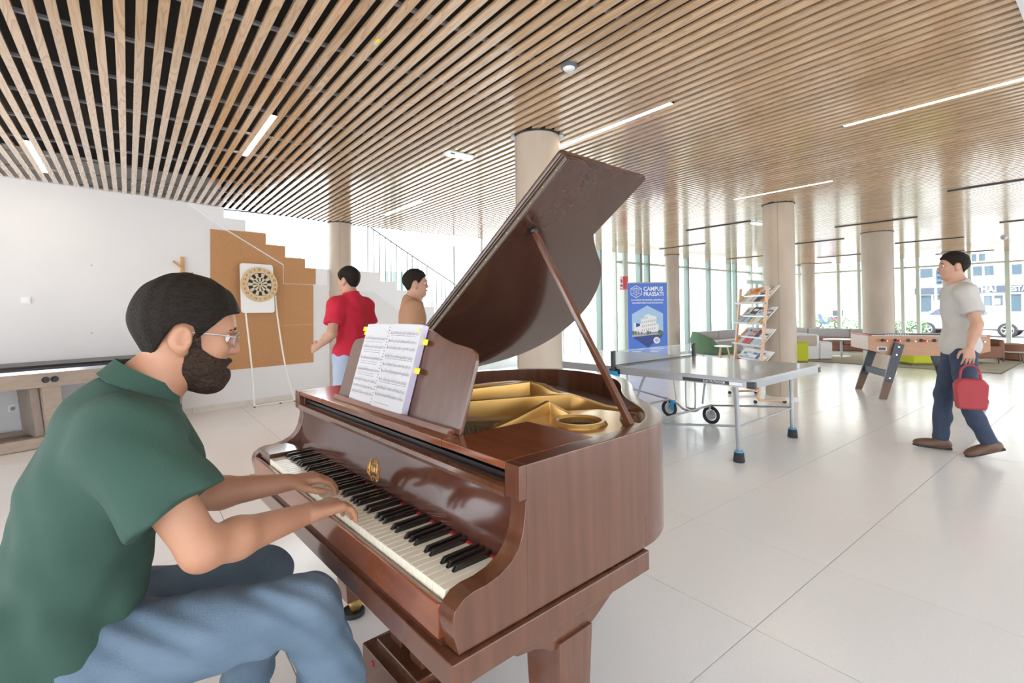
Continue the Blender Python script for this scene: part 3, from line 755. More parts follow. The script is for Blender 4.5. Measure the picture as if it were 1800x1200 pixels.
MB().prism([(1.36, .60, .93), (1.385, .60, .93), (1.395, .60, .955), (1.385, .60, .985), (1.40, .60, 1.0), (1.355, .60, 1.0), (1.345, .60, .97), (1.358, .60, .95)], (-.05, .045, -.012)).build('prop_socket', 'mahog', pn, bevel=.003)
# lid
TH = math.radians(35); ct, s_t = math.cos(TH), math.sin(TH)
def lid(u, y, h): return Vector((u*ct-h*s_t, y, .990+u*s_t+h*ct))
LO = [(0, .5), (1.40, .5), (1.478, .502), (1.483, .53), (1.481, .586), (1.445, .685), (1.37, .779), (1.286, .84), (1.195, .916), (1.097, 1.026), (.969, 1.2), (.836, 1.322), (.641, 1.425), (.427, 1.451), (.262, 1.40), (.13, 1.28), (.049, 1.10), (0, .9)]
lo = LO[:4]+[(p.x, p.y) for p in crom([(a, b, 0) for a, b in LO[4:]], 4)]
nrm = Vector((-s_t, 0, ct))
MB().prism([lid(u, y, 0) for u, y in lo], nrm*.02).build('lid', 'mahog_lid', pn, bevel=.004)
MB().prism([lid(u, y, .026) for u, y in ((.0, .482), (1.475, .482), (1.482, .49), (1.482, .975), (1.472, .99), (.0, .99))], nrm*.02).build('lid_front_flap', 'mahog_lid', pn, bevel=.006)
MB().prism([lid(u, y, .003) for u, y in ((.0, .4965), (1.475, .4965), (1.475, .4995), (0, .4995))], nrm*.016).build('lid_hinge', 'hinge', pn, smooth=False)
MB().prism([lid(u, y, .0205) for u, y in ((.0, .488), (1.475, .488), (1.475, .52), (0, .52))], nrm*.005).build('lid_hinge', 'hinge', pn, smooth=False)
sc = MB()
for k in range(18): sc.cyl(lid(.06+.08*k, .495, .011), lid(.06+.08*k, .498, .011), .003, n=6)
sc.build('hinge_screws', 'brass', pn, kind='stuff')
for y in (.62, .98): MB().cyl(lid(0, y-.05, .0), lid(0, y+.05, .0), .007, n=10).build('side_hinge', 'brass', pn)
pb = Vector((1.425, .53, .975)); ptp = lid(1.15, .588, -.012)
MB().bar(pb, ptp, .020, .020, (0, 1, 0)).build('prop_stick', 'mahog', pn, bevel=.003)
MB().ball(ptp, .017, 12, 8).build('prop_cup', 'black', pn)
MB().box(1.41, 1.445, .512, .548, .972, .984).build('prop_plate', 'mahog', pn, smooth=False)
# music desk
DT = math.radians(16.5); ud = Vector((0, math.sin(DT), math.cos(DT))); nd = Vector((0, -math.cos(DT), math.sin(DT)))
def desk(x, h, o): return Vector((x, .062, .978))+ud*h+nd*o
top = [(1.18, 0), (1.18, .215), (1.172, .238), (1.155, .252), (1.12, .258), (1.05, .266), (.98, .282), (.90, .305), (.82, .318), (.75, .322)]
dk = [(x, h) for x, h in top]+[(1.5-x, h) for x, h in top[::-1][1:]]
MB().prism([desk(x, h, 0) for x, h in dk], nd*-.014).build('music_desk', 'mahog', pn, bevel=.003)
MB().prism([desk(x, h, .0) for x, h in ((.34, .0), (1.16, .0), (1.16, .02), (.34, .02))], nd*.028).build('desk_ledge', 'mahog_h', pn, bevel=.003)
# legs
def leg(cx, cy_, w0, w1, zt, rot=0):
    T = Matrix.Translation((cx, cy_, 0)) @ Matrix.Rotation(rot, 4, 'Z')
    def sec(w, z): return [T @ Vector((a*w/2, b*w/2, z)) for a, b in ((-1, -1), (1, -1), (1, 1), (-1, 1))]
    Z = [(w0, zt), (w1*1.02, .175), (w1*1.10, .170), (w1*1.12, .15), (w1*.92, .075)]
    m = MB(); vs = []; 
    for w, z in Z: vs += sec(w, z)
    fs = [(0, 1, 2, 3)]+[(4*i+k, 4*i+(k+1) % 4, 4*i+4+(k+1) % 4, 4*i+4+k) for i in range(4) for k in range(4)]+[(16, 17, 18, 19)]
    L = m.add(vs, fs).build('leg', 'mahog', pn, bevel=.003)
    MB().cyl(T @ Vector((0, 0, .078)), T @ Vector((0, 0, .05)), .018, n=12).build('caster_stem', 'brass', L)
    MB().cyl(T @ Vector((-.012, .01, .037)), T @ Vector((.012, .01, .037)), .026, n=18).build('caster_wheel', 'brass', L)
    MB().lathe([(.05, .001), (.052, .012), (.046, .02), (.036, .010)], 28, T).build('caster_cup', 'rubber', L)
leg(1.437, .185, .122, .095, .535)
leg(.20, .175, .115, .092, .59)
leg(.46, 1.15, .115, .092, .65)
BRK = [(.484, .592), (.47, .585), (.42, .584), (.375, .578), (.335, .565), (.30, .548), (.262, .530), (.235, .522), (.14, .515), (.105, .522), (.08, .540), (.05, .552), (.0, .560), (-.06, .592)]
MB().prism([(1.388, y, z) for y, z in BRK], (.10, 0, 0)).build('leg_bracket', 'mahog', pn, bevel=.003, ang=25)
# pedal lyre
for x in (.815, .945):
    T = Matrix.Translation((x, .09, 0))
    vs = []
    for w, z in ((.056, .592), (.05, .47), (.046, .36), (.05, .285), (.07, .262), (.072, .23)):
        vs += [T @ Vector((a*w/2, b*w/2, z)) for a, b in ((-1, -1), (1, -1), (1, 1), (-1, 1))]
    fs = [(0, 1, 2, 3)]+[(4*i+k, 4*i+(k+1) % 4, 4*i+4+(k+1) % 4, 4*i+4+k) for i in range(5) for k in range(4)]+[(20, 21, 22, 23)]
    MB().add(vs, fs).build('lyre_post', 'mahog', pn, bevel=.003)
MB().box(.745, 1.015, .02, .16, .205, .232).build('lyre_plinth', 'mahog', pn, bevel=.006)
MB().box(.70, 1.06, -.01, .19, .085, .206).build('pedal_box', 'mahog', pn, bevel=.006)
for x in (.80, .88, .96):
    p = MB().add([(x-.012, 0, .088), (x+.012, 0, .088), (x-.014, -.09, .07), (x+.014, -.09, .07), (x-.012, 0, .098), (x+.012, 0, .098), (x-.014, -.09, .08), (x+.014, -.09, .08)], [(0, 1, 3, 2), (4, 6, 7, 5), (2, 3, 7, 6), (0, 2, 6, 4), (1, 5, 7, 3), (0, 4, 5, 1)]).build('pedal', 'brass', pn, bevel=.003)
MB().box(.775, .79, -.012, -.009, .17, .185).build('felt_tab', 'felt_red', pn, smooth=False)
MB().cyl((1.0, .24, .24), (1.0, .52, .60), .008, n=8).build('lyre_brace', 'black', pn)

# the score on the desk
t = thing('music_score', 'open spiral-bound score of printed music with yellow tabs on the music desk', 'sheet music', tuple(pmat(pn) @ desk(.672, .02, .03)), PRZ)
iv = pmat(t).inverted() @ pmat(pn)
def sp(x, h, o): return iv @ desk(x, h, o)
H0 = .018
def block(x0, x1, o0, o1, o2, nm):
    m = MB(); n = 8; vs = []
    for k in range(n+1):
        x = x0+(x1-x0)*k/n; f = k/n
        oo = o1+(o2-o1)*f+.004*math.sin(PI*f)
        for h in (H0, H0+.297): vs += [sp(x, h, o0), sp(x, h, oo)]
    fs = []
    for k in range(n):
        a = 4*k; b = a+4
        fs += [(a, b, b+2, a+2), (a+1, a+3, b+3, b+1), (a, a+1, b+1, b), (a+2, b+2, b+3, a+3)]
    fs += [(0, 2, 3, 1), (4*n, 4*n+1, 4*n+3, 4*n+2)]
    return m.add(vs, fs).build(nm, 'paper', t, bevel=.0006, seg=1)
pl = block(.452, .664, .002, .014, .022, 'left_pages'); pr_ = block(.676, .888, .002, .030, .027, 'right_pages')
MB().prism([sp(.8884, H0+.001, .003), sp(.8884, H0+.296, .003), sp(.8884, H0+.296, .026), sp(.8884, H0+.001, .026)], iv.to_3x3() @ Vector((.0006, 0, 0))).build('page_edges', 'paper_edge', t, smooth=False)
coil = MB()
for k in range(26):
    h = H0+.012+.0109*k
    coil.tube([sp(.670+.008*math.cos(a), h+.0015*math.sin(a*2), .022+.008*math.sin(a)) for a in [i*2*PI/8 for i in range(8)]], .0011, 5, closed=True)
coil.build('spiral_binding', 'paper_edge', t, kind='stuff')
def left_o(x): f = (x-.452)/.212; return .014+.008*f+.004*math.sin(PI*f)+.0006
def right_o(x): f = (x-.676)/.212; return .030-.003*f+.004*math.sin(PI*f)+.0006
def printed(nm, x0, x1, of, staves, lines, braces):
    m = MB()
    def seg(xa, xb, h, th):
        n = 4
        for k in range(n):
            a = xa+(xb-xa)*k/n; b = xa+(xb-xa)*(k+1)/n
            m.add([sp(a, h-th/2, of(a)), sp(b, h-th/2, of(b)), sp(b, h+th/2, of(b)), sp(a, h+th/2, of(a))], [(0, 1, 2, 3)])
    def blk(xa, xb, ha, hb):
        m.add([sp(xa, ha, of(xa)), sp(xb, ha, of(xb)), sp(xb, hb, of(xb)), sp(xa, hb, of(xa))], [(0, 1, 2, 3)])
    for h in staves:
        for q in range(5): seg(x0, x1, h+.0017*q, .00035)
        for q in range(5):
            x = x0+(x1-x0)*q/4; blk(x-.0003, x+.0003, h, h+.0068)
        for q in range(34):
            if random.random() < .25: continue
            x = x0+.012+(x1-x0-.016)*q/34; hh = h-.001+random.random()*.008
            blk(x, x+.0026, hh, hh+.0019)
            dn = random.choice((-1, 1)); blk(x+(.0022 if dn > 0 else 0), x+(.0026 if dn > 0 else .0004), min(hh, hh+dn*.008), max(hh, hh+dn*.008))
            if random.random() < .5: blk(x+.0022, x+.0050, hh+.0075, hh+.0085)
        blk(x0+.002, x0+.0036, h-.002, h+.010); blk(x0+.0036, x0+.006, h+.001, h+.004)
    for h, f in lines:
        x = x0+.008
        while x < x0+(x1-x0)*f:
            w = random.uniform(.003, .010); blk(x, x+w, h, h+.0014); x += w+.003
    for a, b in braces: blk(x0-.002, x0-.0010, a, b)
    return m.build(nm, 'ink', t, smooth=False, kind='stuff')
RS = [.262, .232, .208, .178, .148, .124, .094, .066, .042]
printed('printed_staves', .692, .880, right_o, [H0+h-.002 for h in RS], [(H0+h-.008, .95) for h in (.262, .178, .094)]+[(H0+.014, .6)], [(H0+.206, H0+.239), (H0+.122, H0+.155), (H0+.040, H0+.073)])
printed('printed_staves', .470, .654, left_o, [H0+h for h in (.236, .204, .160, .116, .076, .052, .030)], [(H0+h, .85) for h in (.226, .194, .150, .106, .098, .142, .186)], [])
MB().add([sp(.470, H0+.268, left_o(.47)), sp(.65, H0+.268, left_o(.65)), sp(.65, H0+.2695, left_o(.65)), sp(.47, H0+.2695, left_o(.47))], [(0, 1, 2, 3)]).build('title_rule', 'ink', t, smooth=False)
for x, h, w, hh, o in ((.416, .270, .045, .016, .012), (.428, .254, .03, .014, .009), (.878, .232, .043, .019, .012), (.878, .135, .043, .019, .016)):
    MB().prism([sp(x, H0+h, o), sp(x+w, H0+h, o), sp(x+w, H0+h+hh, o), sp(x, H0+h+hh, o)], iv.to_3x3() @ (nd*.0005)).build('yellow_tab', 'yellow', t, smooth=False)
MB().add([sp(.872, H0+.268, right_o(.872)+.0004), sp(.882, H0+.268, right_o(.882)+.0004), sp(.882, H0+.284, right_o(.882)+.0004), sp(.872, H0+.284, right_o(.872)+.0004)], [(0, 1, 2, 3)]).build('yellow_tab', 'yellow', t, smooth=False)
# ------------------------------------------------------------------ table tennis table
def deg(a): return math.radians(a)
tt = thing('table_tennis_table', 'grey folding table tennis table on curved steel legs with dark feet', 'table tennis table', (3.92, 1.88, 0), deg(2.52))
for y0 in (0, 1.375):
    h = MB().prism([(x, y, .738) for x, y in rr(0, 1.53, y0, y0+1.365, .03)], (0, 0, .024)).build('table_half', 'grey_top', tt, bevel=.002)
    f = MB()
    for a, b, c, d in ((.004, .022, y0+.03, y0+1.335), (1.508, 1.526, y0+.03, y0+1.335), (.03, 1.5, y0+.004, y0+.022), (.03, 1.5, y0+1.343, y0+1.361)): f.box(a, b, c, d, .688, .738)
    f.build('apron_frame', 'alu', h, smooth=False)
    for x, y in ((0, y0), (1.53, y0), (0, y0+1.365), (1.53, y0+1.365)):
        sx = 1 if x == 0 else -1; sy_ = 1 if y == y0 else -1
        MB().box(min(x-.003*sx, x+.05*sx), max(x-.003*sx, x+.05*sx), min(y-.003*sy_, y+.06*sy_), max(y-.003*sy_, y+.06*sy_), .686, .737).build('corner_guard', 'black', h, bevel=.006)
s = MB().box(-.001, .004, .10, .62, .698, .728).build('brand_strip', 'black', tt, smooth=False)
MB().box(-.0018, -.0008, .09, .20, .700, .726).build('white_strip', 'print_white', tt, smooth=False)
TBR = frame((-.003, .33, .713), (0, -1, 0), (0, 0, 1), (-1, 0, 0))
text_obj('510 OUTDOOR', .028, 'lettering', 'print_white', tt, TBR, .0004)
for (fx, fy, tx, ty) in ((.265, .25, .205, .25), (1.475, .25, 1.43, .25), (.265, 2.49, .205, 2.49), (1.475, 2.49, 1.43, 2.49)):
    L = MB().tube(crom([(tx, ty, .735), (tx+.012, ty, .66), (tx+.035, ty, .45), (fx-.01, fy, .2), (fx, fy, .09)], 5), .021, 10).build('leg', 'alu', tt)
    MB().lathe([(.034, .098), (.038, .082)], 18, Matrix.Translation((fx, fy, 0))).build('foot_ring', 'blue_plastic', L)
    MB().lathe([(.046, .0), (.048, .01), (.040, .083), (.036, .085)], 18, Matrix.Translation((fx, fy, 0))).build('rubber_foot', 'rubber', L)
for x in (.10, 1.43):
    for y in (1.10, 1.64):
        wl_ = MB().tube([(x+.016*0, y+.085*math.cos(a), .105+.085*math.sin(a)) for a in [2*PI*k/24 for k in range(24)]], .020, 8, closed=True).build('wheel', 'rubber', tt)
        MB().cyl((x-.012, y, .105), (x+.012, y, .105), .055, n=20).build('wheel_hub', 'zinc', wl_)
        MB().tube(crom([(x+.03, y, .105), (x+.035, y, .17), (x, y, .215), (x-.035, y, .17), (x-.03, y, .105)], 4), .010, 8).build('wheel_fork', 'zinc', wl_)
        if y > 1.4: MB().box(x-.035, x+.035, y-.075, y-.03, .09, .21).build('brake_guard', 'blue_plastic', wl_, bevel=.01)
    MB().tube(crom([(x, 1.10, .21), (x, 1.22, .17), (x, 1.30, .12), (x, 1.44, .12), (x, 1.52, .17), (x, 1.64, .21)], 5), .013, 8).build('chassis_tube', 'zinc', tt)
    MB().tube([(x, 1.10, .215), (.258 if x < 1 else 1.468, .25, .31)], .010, 8).build('leg_strut', 'zinc', tt)
    MB().tube([(x, 1.64, .215), (.258 if x < 1 else 1.468, 2.49, .31)], .010, 8).build('leg_strut', 'zinc', tt)
    for y in (1.16, 1.58):
        MB().tube(crom([(x-.01, y+(y-1.37)*.5, .72), (x, y, .5), (x, y+(1.37-y)*.2, .22)], 4), .012, 8).build('chassis_upright', 'zinc', tt)
    MB().tube(crom([(x+.03, 1.31, .72), (x+.03, 1.31, .2), (x+.03, 1.34, .14), (x+.03, 1.40, .14), (x+.03, 1.43, .2), (x+.03, 1.43, .72)], 4), .010, 8).build('chassis_loop', 'zinc', tt)
for y in (1.10, 1.64): MB().tube([(.10, y, .215), (1.43, y, .215)], .012, 8).build('cross_tube', 'zinc', tt)
MB().tube([(.26, .25, .30), (1.46, .25, .30)], .009, 8).build('leg_tie', 'zinc', tt)
MB().tube([(.26, 2.49, .30), (1.46, 2.49, .30)], .009, 8).build('leg_tie', 'zinc', tt)
for x in (-.02, 1.55):
    MB().box(x-.02, x+.02, 1.352, 1.388, .70, .918).build('net_post', 'lamp_off', tt, bevel=.006)
    cl = MB().box(x-.03 if x < 0 else x-.06, x+.06 if x < 0 else x+.03, 1.33, 1.41, .655, .72).build('net_clamp', 'blue_plastic', tt, bevel=.01)
    MB().box(x-.055, x-.02, 1.35, 1.39, .64, .70).build('clamp_knob', 'blue_plastic', cl, bevel=.01)
nt = MB().box(-.0, 1.53, 1.367, 1.373, .775, .91).build('net_panel', 'net_glass', tt, smooth=False)
MB().box(-.0, 1.53, 1.364, 1.376, .766, .776).build('net_lower_band', 'black', nt, smooth=False)
MB().box(-.0, 1.53, 1.365, 1.375, .909, .915).build('net_top_band', 'zinc', nt, smooth=False)

# ------------------------------------------------------------------ magazine rack and its magazines
RA = math.atan2(.79, .61)
rk = thing('magazine_rack', 'leaning beech magazine rack on castors in front of the round column', 'magazine rack', (6.87, 3.30, 0), RA)
# local x: along the shelves, local -y: backwards
def rk_y(z): return -(.055+.10*z)
for x in (0, .79):
    r = MB().bar((x, rk_y(.06), .06), (x, rk_y(1.64), 1.64), .05, .028, (0, 1, 0)).build('side_rail', 'beech', rk, bevel=.005)
    MB().tube(crom([(x, -.06, .10), (x, -.075, .055), (x, -.12, .045), (x, -.25, .045), (x, -.44, .045)], 4), .017, 8).build('foot_rail', 'beech', rk)
    for y in (-.02, -.43):
        cst = MB().cyl((x-.012, y, .025), (x+.012, y, .025), .024, n=14).build('caster', 'rubber', rk)
SHZ = [1.40, 1.10, .79, .47, .17]
def shp(x, t, up_, z, o=0):   # t along the plate, o off the plate
    y0 = rk_y(z)+.045
    dy, dz = -.235, .25
    n = Vector((0, .25, .235)).normalized()
    return Vector((x, y0+dy*t, z+dz*t))+n*o
for i, z in enumerate(SHZ):
    sh = MB().prism([shp(-.02, 0, 0, z), shp(.81, 0, 0, z), shp(.81, 1, 0, z), shp(-.02, 1, 0, z)], Vector((0, -.25, -.235)).normalized()*.006).build('shelf', 'white_gloss', rk, smooth=False)
    MB().prism([shp(-.02, 0, 0, z, -.006), shp(.81, 0, 0, z, -.006), shp(.81, 0, 0, z, .035), shp(-.02, 0, 0, z, .035)], (0, .005, .002)).build('shelf_lip', 'white_gloss', sh, smooth=False)
    MB().bar((-.01, rk_y(z+.12)-.03, z+.115), (.80, rk_y(z+.12)-.03, z+.115), .022, .022).build('cross_bar', 'zinc', sh)
MC = {'orange': (.75, .30, .05), 'white': (.78, .77, .76), 'black': (.04, .04, .05), 'pink': (.72, .36, .36), 'red': (.60, .06, .05), 'grey': (.40, .41, .44), 'yellow': (.78, .58, .12), 'blue': (.06, .16, .42), 'cream': (.72, .64, .52), 'pale blue': (.45, .56, .68), 'brown': (.26, .16, .10), 'green': (.16, .30, .16)}
for k, c in MC.items(): M['mag_'+k] = mat('cover_'+k.replace(' ', '_'), c, .3)
SHN = ['top shelf', 'second shelf from the top', 'middle shelf', 'shelf below the middle', 'lowest shelf']
ROW = [['white', 'yellow', 'orange', 'pink', 'white', 'grey', 'cream'], ['grey', 'cream', 'black', 'red', 'white', 'pale blue', 'brown'], ['orange', 'pale blue', 'grey', 'pink', 'black', 'white'], ['white', 'pale blue', 'white', 'blue', 'cream'], ['pink', 'cream', 'white', 'pale blue', 'grey', 'pink']]
ORD = ['first', 'second', 'third', 'fourth', 'fifth', 'sixth', 'seventh']
imx = pmat(rk)
for i, (z, row) in enumerate(zip(SHZ, ROW)):
    n = len(row); w = .205 if n < 7 else .19; step = (.77-w)/(n-1)
    for k, c in enumerate(row):
        x0 = .005+step*k; o = .003+.0035*(k % 3); hgt = random.uniform(.74, .98)
        x0 = .79-.015-w-step*k            # first seen from the left of the photo is at the far end
        t = thing('magazine', f'{c} magazine, {ORD[k]} from left on the rack\'s {SHN[i]}', 'magazine', tuple(imx @ shp(x0+w/2, 0.02, 0, z, o)), RA, 'magazines on the rack')
        iv = pmat(t).inverted() @ imx
        nn = (iv.to_3x3() @ Vector((0, .25, .235)).normalized())
        def q(x, tt_, oo): return iv @ shp(x, tt_, 0, z, oo)
        MB().prism([q(x0, .02, o), q(x0+w, .02, o), q(x0+w, .02+hgt, o), q(x0, .02+hgt, o)], nn*.003).build('cover', 'mag_'+c, t, smooth=False)
        pc = random.choice(list(MC)); 
        a, b = sorted((random.uniform(.1, .5), random.uniform(.45, .7)))
        MB().prism([q(x0+.02, .06, o+.003), q(x0+w-.02, .06, o+.003), q(x0+w-.02, hgt*.6, o+.003), q(x0+.02, hgt*.6, o+.003)], nn*.0005).build('cover_picture', 'mag_'+pc, t, smooth=False)
        MB().prism([q(x0+.015, hgt*.78, o+.003), q(x0+w*.75, hgt*.78, o+.003), q(x0+w*.75, hgt*.9, o+.003), q(x0+.015, hgt*.9, o+.003)], nn*.0005).build('title_block', random.choice(['mag_black', 'mag_red', 'mag_blue', 'print_white']), t, smooth=False)

# ------------------------------------------------------------------ roll-up banner
bx = Vector((9.102-8.439, 6.194-6.715, 0)); BW = bx.length; ba = math.atan2(bx.y, bx.x)
bn = thing('banner_stand', 'tall blue roll-up banner with white lettering and a building picture', 'banner', (8.439, 6.715, 0), ba)
MB().box(0, BW, -.006, .0, .08, 1.905).build('banner_sheet', 'banner_blue', bn, smooth=False)
MB().box(-.01, BW+.01, -.10, .08, .0, .085).build('base_cassette', 'alu', bn, bevel=.012)
MB().box(-.004, BW+.004, -.012, .008, 1.895, 1.922).build('top_rail', 'alu', bn, bevel=.004)
MB().cyl((BW/2, .03, .08), (BW/2, .012, 1.90), .012, n=10).build('support_pole', 'alu', bn)
def bp(u, v, o=.0072): return Vector((u*BW, -o, .08+v*1.82))
def flat(poly, m, nm, o=.0072): return MB().prism([bp(u, v, o) for u, v in poly], (0, -.0006, 0)).build(nm, m, bn, smooth=False)
TB = lambda u, v: frame(tuple(bp(u, v)), (1, 0, 0), (0, 0, 1), (0, -1, 0))
text_obj('CAMPUS', .125, 'title_lettering', 'print_white', bn, TB(.40, .930), .0006, 'LEFT', .88, .003)
text_obj('FRASSATI', .125, 'title_lettering', 'print_white', bn, TB(.40, .868), .0006, 'LEFT', .83, .003)
text_obj('AU COEUR DE RENNES, R\u00c9SIDENCE', .048, 'subtitle_lettering', 'print_white', bn, TB(.5, .800), .0006, 'CENTER', .92, .001)
text_obj('UNIVERSITAIRE POUR \u00c9TUDIANTS', .048, 'subtitle_lettering', 'print_white', bn, TB(.5, .765), .0006, 'CENTER', .90, .001)
asp = BW/1.82
lg = MB()
def hexp(c, r, k): return bp(c[0]+r*math.sin(k*PI/3), c[1]+r*asp*math.cos(k*PI/3), .008)
hc = (.215, .90)
for k in range(6):
    lg.tube([hexp(hc, .155, k), hexp(hc, .155, k+1)], .006, 5)
    lg.tube([hexp(hc, .085, k), hexp(hc, .085, k+1)], .004, 5)
    lg.tube([hexp(hc, .155, k), hexp(hc, .085, k)], .004, 5)
    lg.tube([hexp(hc, .0, k), hexp(hc, .085, k)], .003, 5)
lg.tube([hexp(hc, .155, 5), hexp(hc, .085, 0), hexp(hc, .155, 1)], .004, 5)
lg.build('hexagon_logo', 'print_white', bn)
def hx(c, r, ks=range(6), q=1.0): return [(c[0]+r*math.sin(k*PI/3), c[1]+r*asp*math.cos(k*PI/3)*q) for k in ks]
flat([(.12, .36), (.50, .24), (.90, .40), (.80, .36), (.52, .45)], 'banner_navy', 'navy_hexagon', .0066)
flat([(.25, .33), (.50, .245), (.86, .37), (.86, .42), (.25, .42)], 'banner_navy', 'navy_hexagon', .0070)
HB = [(.10, .635), (.49, .735), (.89, .64), (.89, .42), (.78, .395), (.10, .365)]
flat(HB, 'banner_sky', 'picture_sky')
flat([(.10, .40), (.89, .435), (.89, .42), (.78, .395), (.10, .365)], 'print_grey', 'picture_street', .0079)
flat([(.14, .39), (.14, .53), (.20, .535), (.20, .52), (.33, .52), (.33, .58), (.42, .60), (.42, .615), (.54, .64), (.54, .625), (.72, .605), (.72, .52), (.78, .51), (.78, .41)], 'print_white', 'picture_building', .0079)
for k in range(24):
    u = .35+.052*(k % 7)+.005*(k//7); v = .43+.047*(k//7)+.004*(k % 7)
    flat([(u, v), (u+.022, v+.002), (u+.022, v+.026), (u, v+.024)], 'print_grey', 'picture_window', .0086)
flat([(.20, .48), (.30, .495), (.30, .52), (.20, .53)], 'banner_navy', 'picture_awning', .0086)
for u, r in ((.13, .035), (.19, .03), (.26, .022), (.34, .018), (.50, .035), (.56, .026), (.80, .045), (.85, .035)):
    flat([(u+r*math.cos(a), .415+r*.8*math.sin(a)) for a in [2*PI*k/8 for k in range(8)]], 'print_green', 'picture_tree', .0088)
for mm, r_, oo, nm in (('print_white', .085, .009, 'round_badge'), ('mag_cream', .055, .0096, 'badge_centre'), ('print_grey', .03, .0102, 'badge_mark')):
    flat([(.72+r_*math.sin(2*PI*k/20), .325+r_*asp*math.cos(2*PI*k/20)) for k in range(20)], mm, nm, oo)
for u, v, w in ((.10, .215, .28), (.10, .19, .22), (.56, .225, .34), (.56, .205, .28), (.56, .185, .20)):
    flat([(u, v), (u+w, v), (u+w, v+.010), (u, v+.010)], 'mag_pale blue', 'contact_line')

# red alarm sign on the glazed front
t = thing('alarm_sign', 'red and white fire alarm sign on the glazed front left of the banner', 'sign', (10.10, 8.22, 2.03))
MB().box(-.02, .14, -.10, .06, -.17, .17).build('red_panel', 'red_plastic', t, bevel=.004)
MB().box(-.16, -.02, -.06, -.05, -.15, .17).build('white_panel', 'print_white', t, smooth=False)
MB().box(-.12, -.05, -.062, -.0605, .0, .09).build('red_symbol', 'red_plastic', t, smooth=False)
MB().box(-.14, -.04, -.062, -.0605, -.10, -.05).build('red_symbol', 'red_plastic', t, smooth=False)

# ------------------------------------------------------------------ table football
FA = math.atan2(-.82, .57)
fb = thing('football_table', 'wooden table football on splayed dark legs by the walking man', 'table football', (9.30, 2.04, 0), FA)
HL, HW = .72, .37
def side(y0, y1, nm='side_panel'):
    P = [(-HL, .905), (HL, .905), (HL, .70), (HL-.24, .625), (-HL+.24, .625), (-HL, .70)]
    return MB().prism([(x, y0, z) for x, z in P], (0, y1-y0, 0)).build(nm, 'foos_wood', fb, bevel=.004)
s1_ = side(-HW, -HW+.03); side(HW-.03, HW)
for x0, x1 in ((-HL, -HL+.03), (HL-.03, HL)):
    MB().box(x0-.002 if x0 < 0 else x0, x1 if x0 < 0 else x1+.002, -HW+.03, HW-.03, .70, .905).build('end_panel', 'foos_end', fb, bevel=.003)
    MB().box(x0-.006, x1+.006, -HW-.004, HW+.004, .905, .922).build('red_edge', 'red_plastic', fb, bevel=.003)
for y in (-HW, HW-.05): MB().box(-HL, HL, y, y+.05, .905, .918).build('top_rail', 'zinc', fb, bevel=.003)
MB().prism([(x, -HW+.03, z) for x, z in ((-HL+.03, .70), (-HL+.24, .63), (HL-.24, .63), (HL-.03, .70))], (0, 2*HW-.06, 0)).build('belly_panel', 'foos_leg', fb, smooth=False)
MB().box(-HL+.03, HL-.03, -HW+.03, HW-.03, .80, .81).build('playing_field', 'field', fb, smooth=False)
MB().box(-.62, -.50, -HW-.004, -HW+.001, .69, .75).build('ball_return', 'zinc', fb, bevel=.004)
MB().box(-.605, -.515, -HW-.006, -HW-.003, .70, .74).build('return_hole', 'black', fb, smooth=False)
for k in range(8):
    x = -.55+.157*k; near = k in (0, 1, 3, 5)
    y0, y1 = (-HW-.16, HW+.22) if near else (-HW-.22, HW+.16)
    r = MB().cyl((x, y0, .845), (x, y1, .845), .008, n=10).build('rod', 'chrome', fb)
    yh = y0 if near else y1
    MB().cyl((x, yh, .845), (x, yh+(.10 if near else -.10), .845), .017, .015, 14).build('handle', 'red_plastic', r)
    for yy in (-HW-.012, HW+.0): MB().cyl((x, yy, .845), (x, yy+.012, .845), .024, n=14).build('bushing', 'black', r)
    for j in range((1, 2, 3, 5, 5, 3, 2, 1)[k]):
        yy = -.30+.6*(j+.5)/(1, 2, 3, 5, 5, 3, 2, 1)[k]
        MB().box(x-.012, x+.012, yy-.018, yy+.018, .815, .885).build('player_figure', 'red_plastic' if k % 2 else 'banner_blue', r, bevel=.005)
for k in range(10):
    MB().ball((-.5+.03*k, -HW+.02, .925), .010, 8, 6).build('score_bead', 'print_white', fb)
for sx in (-1, 1):
    for sy_ in (-1, 1):
        yb = sy_*(HW-.0); 
        def lp(t): return Vector((sx*(.36+.235*t), sy_*(HW+.035+.055*t), .80-.80*t))
        # a flat board leaning outwards
        tp, bt = lp(.0), lp(1.0)
        d = (bt-tp).normalized(); n_ = Vector((0, sy_, 0)); w_ = d.cross(n_).normalized()
        def board(ta, tb, wa, wb, m, nm, th=.04):
            a, b = lp(ta), lp(tb); vs = []
            for p, w in ((a, wa), (b, wb)):
                for i in (-1, 1):
                    for j in (-1, 1): vs.append(p+w_*(i*w/2)+Vector((0, j*th/2, 0)))
            for v in vs[4:]:
                if tb == 1.0: v.z = 0.001
            return MB().add(vs, [(0, 1, 3, 2), (4, 6, 7, 5), (0, 4, 5, 1), (2, 3, 7, 6), (0, 2, 6, 4), (1, 5, 7, 3)]).build(nm, m, fb, bevel=.006)
        L = board(0, .68, .125, .108, 'foos_leg', 'leg')
        f_ = board(.68, 1.0, .108, .098, 'foos_foot', 'leg_end')
        for t_ in (.06, .2, .62): MB().cyl(lp(t_)+Vector((0, sy_*.02, 0)), lp(t_)+Vector((0, sy_*.026, 0)), .011, n=10).build('bolt', 'chrome', L)
    MB().prism([(sx*.50-.02, -HW-.05, .30), (sx*.50+.02, -HW-.05, .30), (sx*.50+.02, -HW-.05, .40), (sx*.50-.02, -HW-.05, .40)], (0, 2*HW+.10, 0)).build('crossbar', 'foos_leg', fb, bevel=.004)

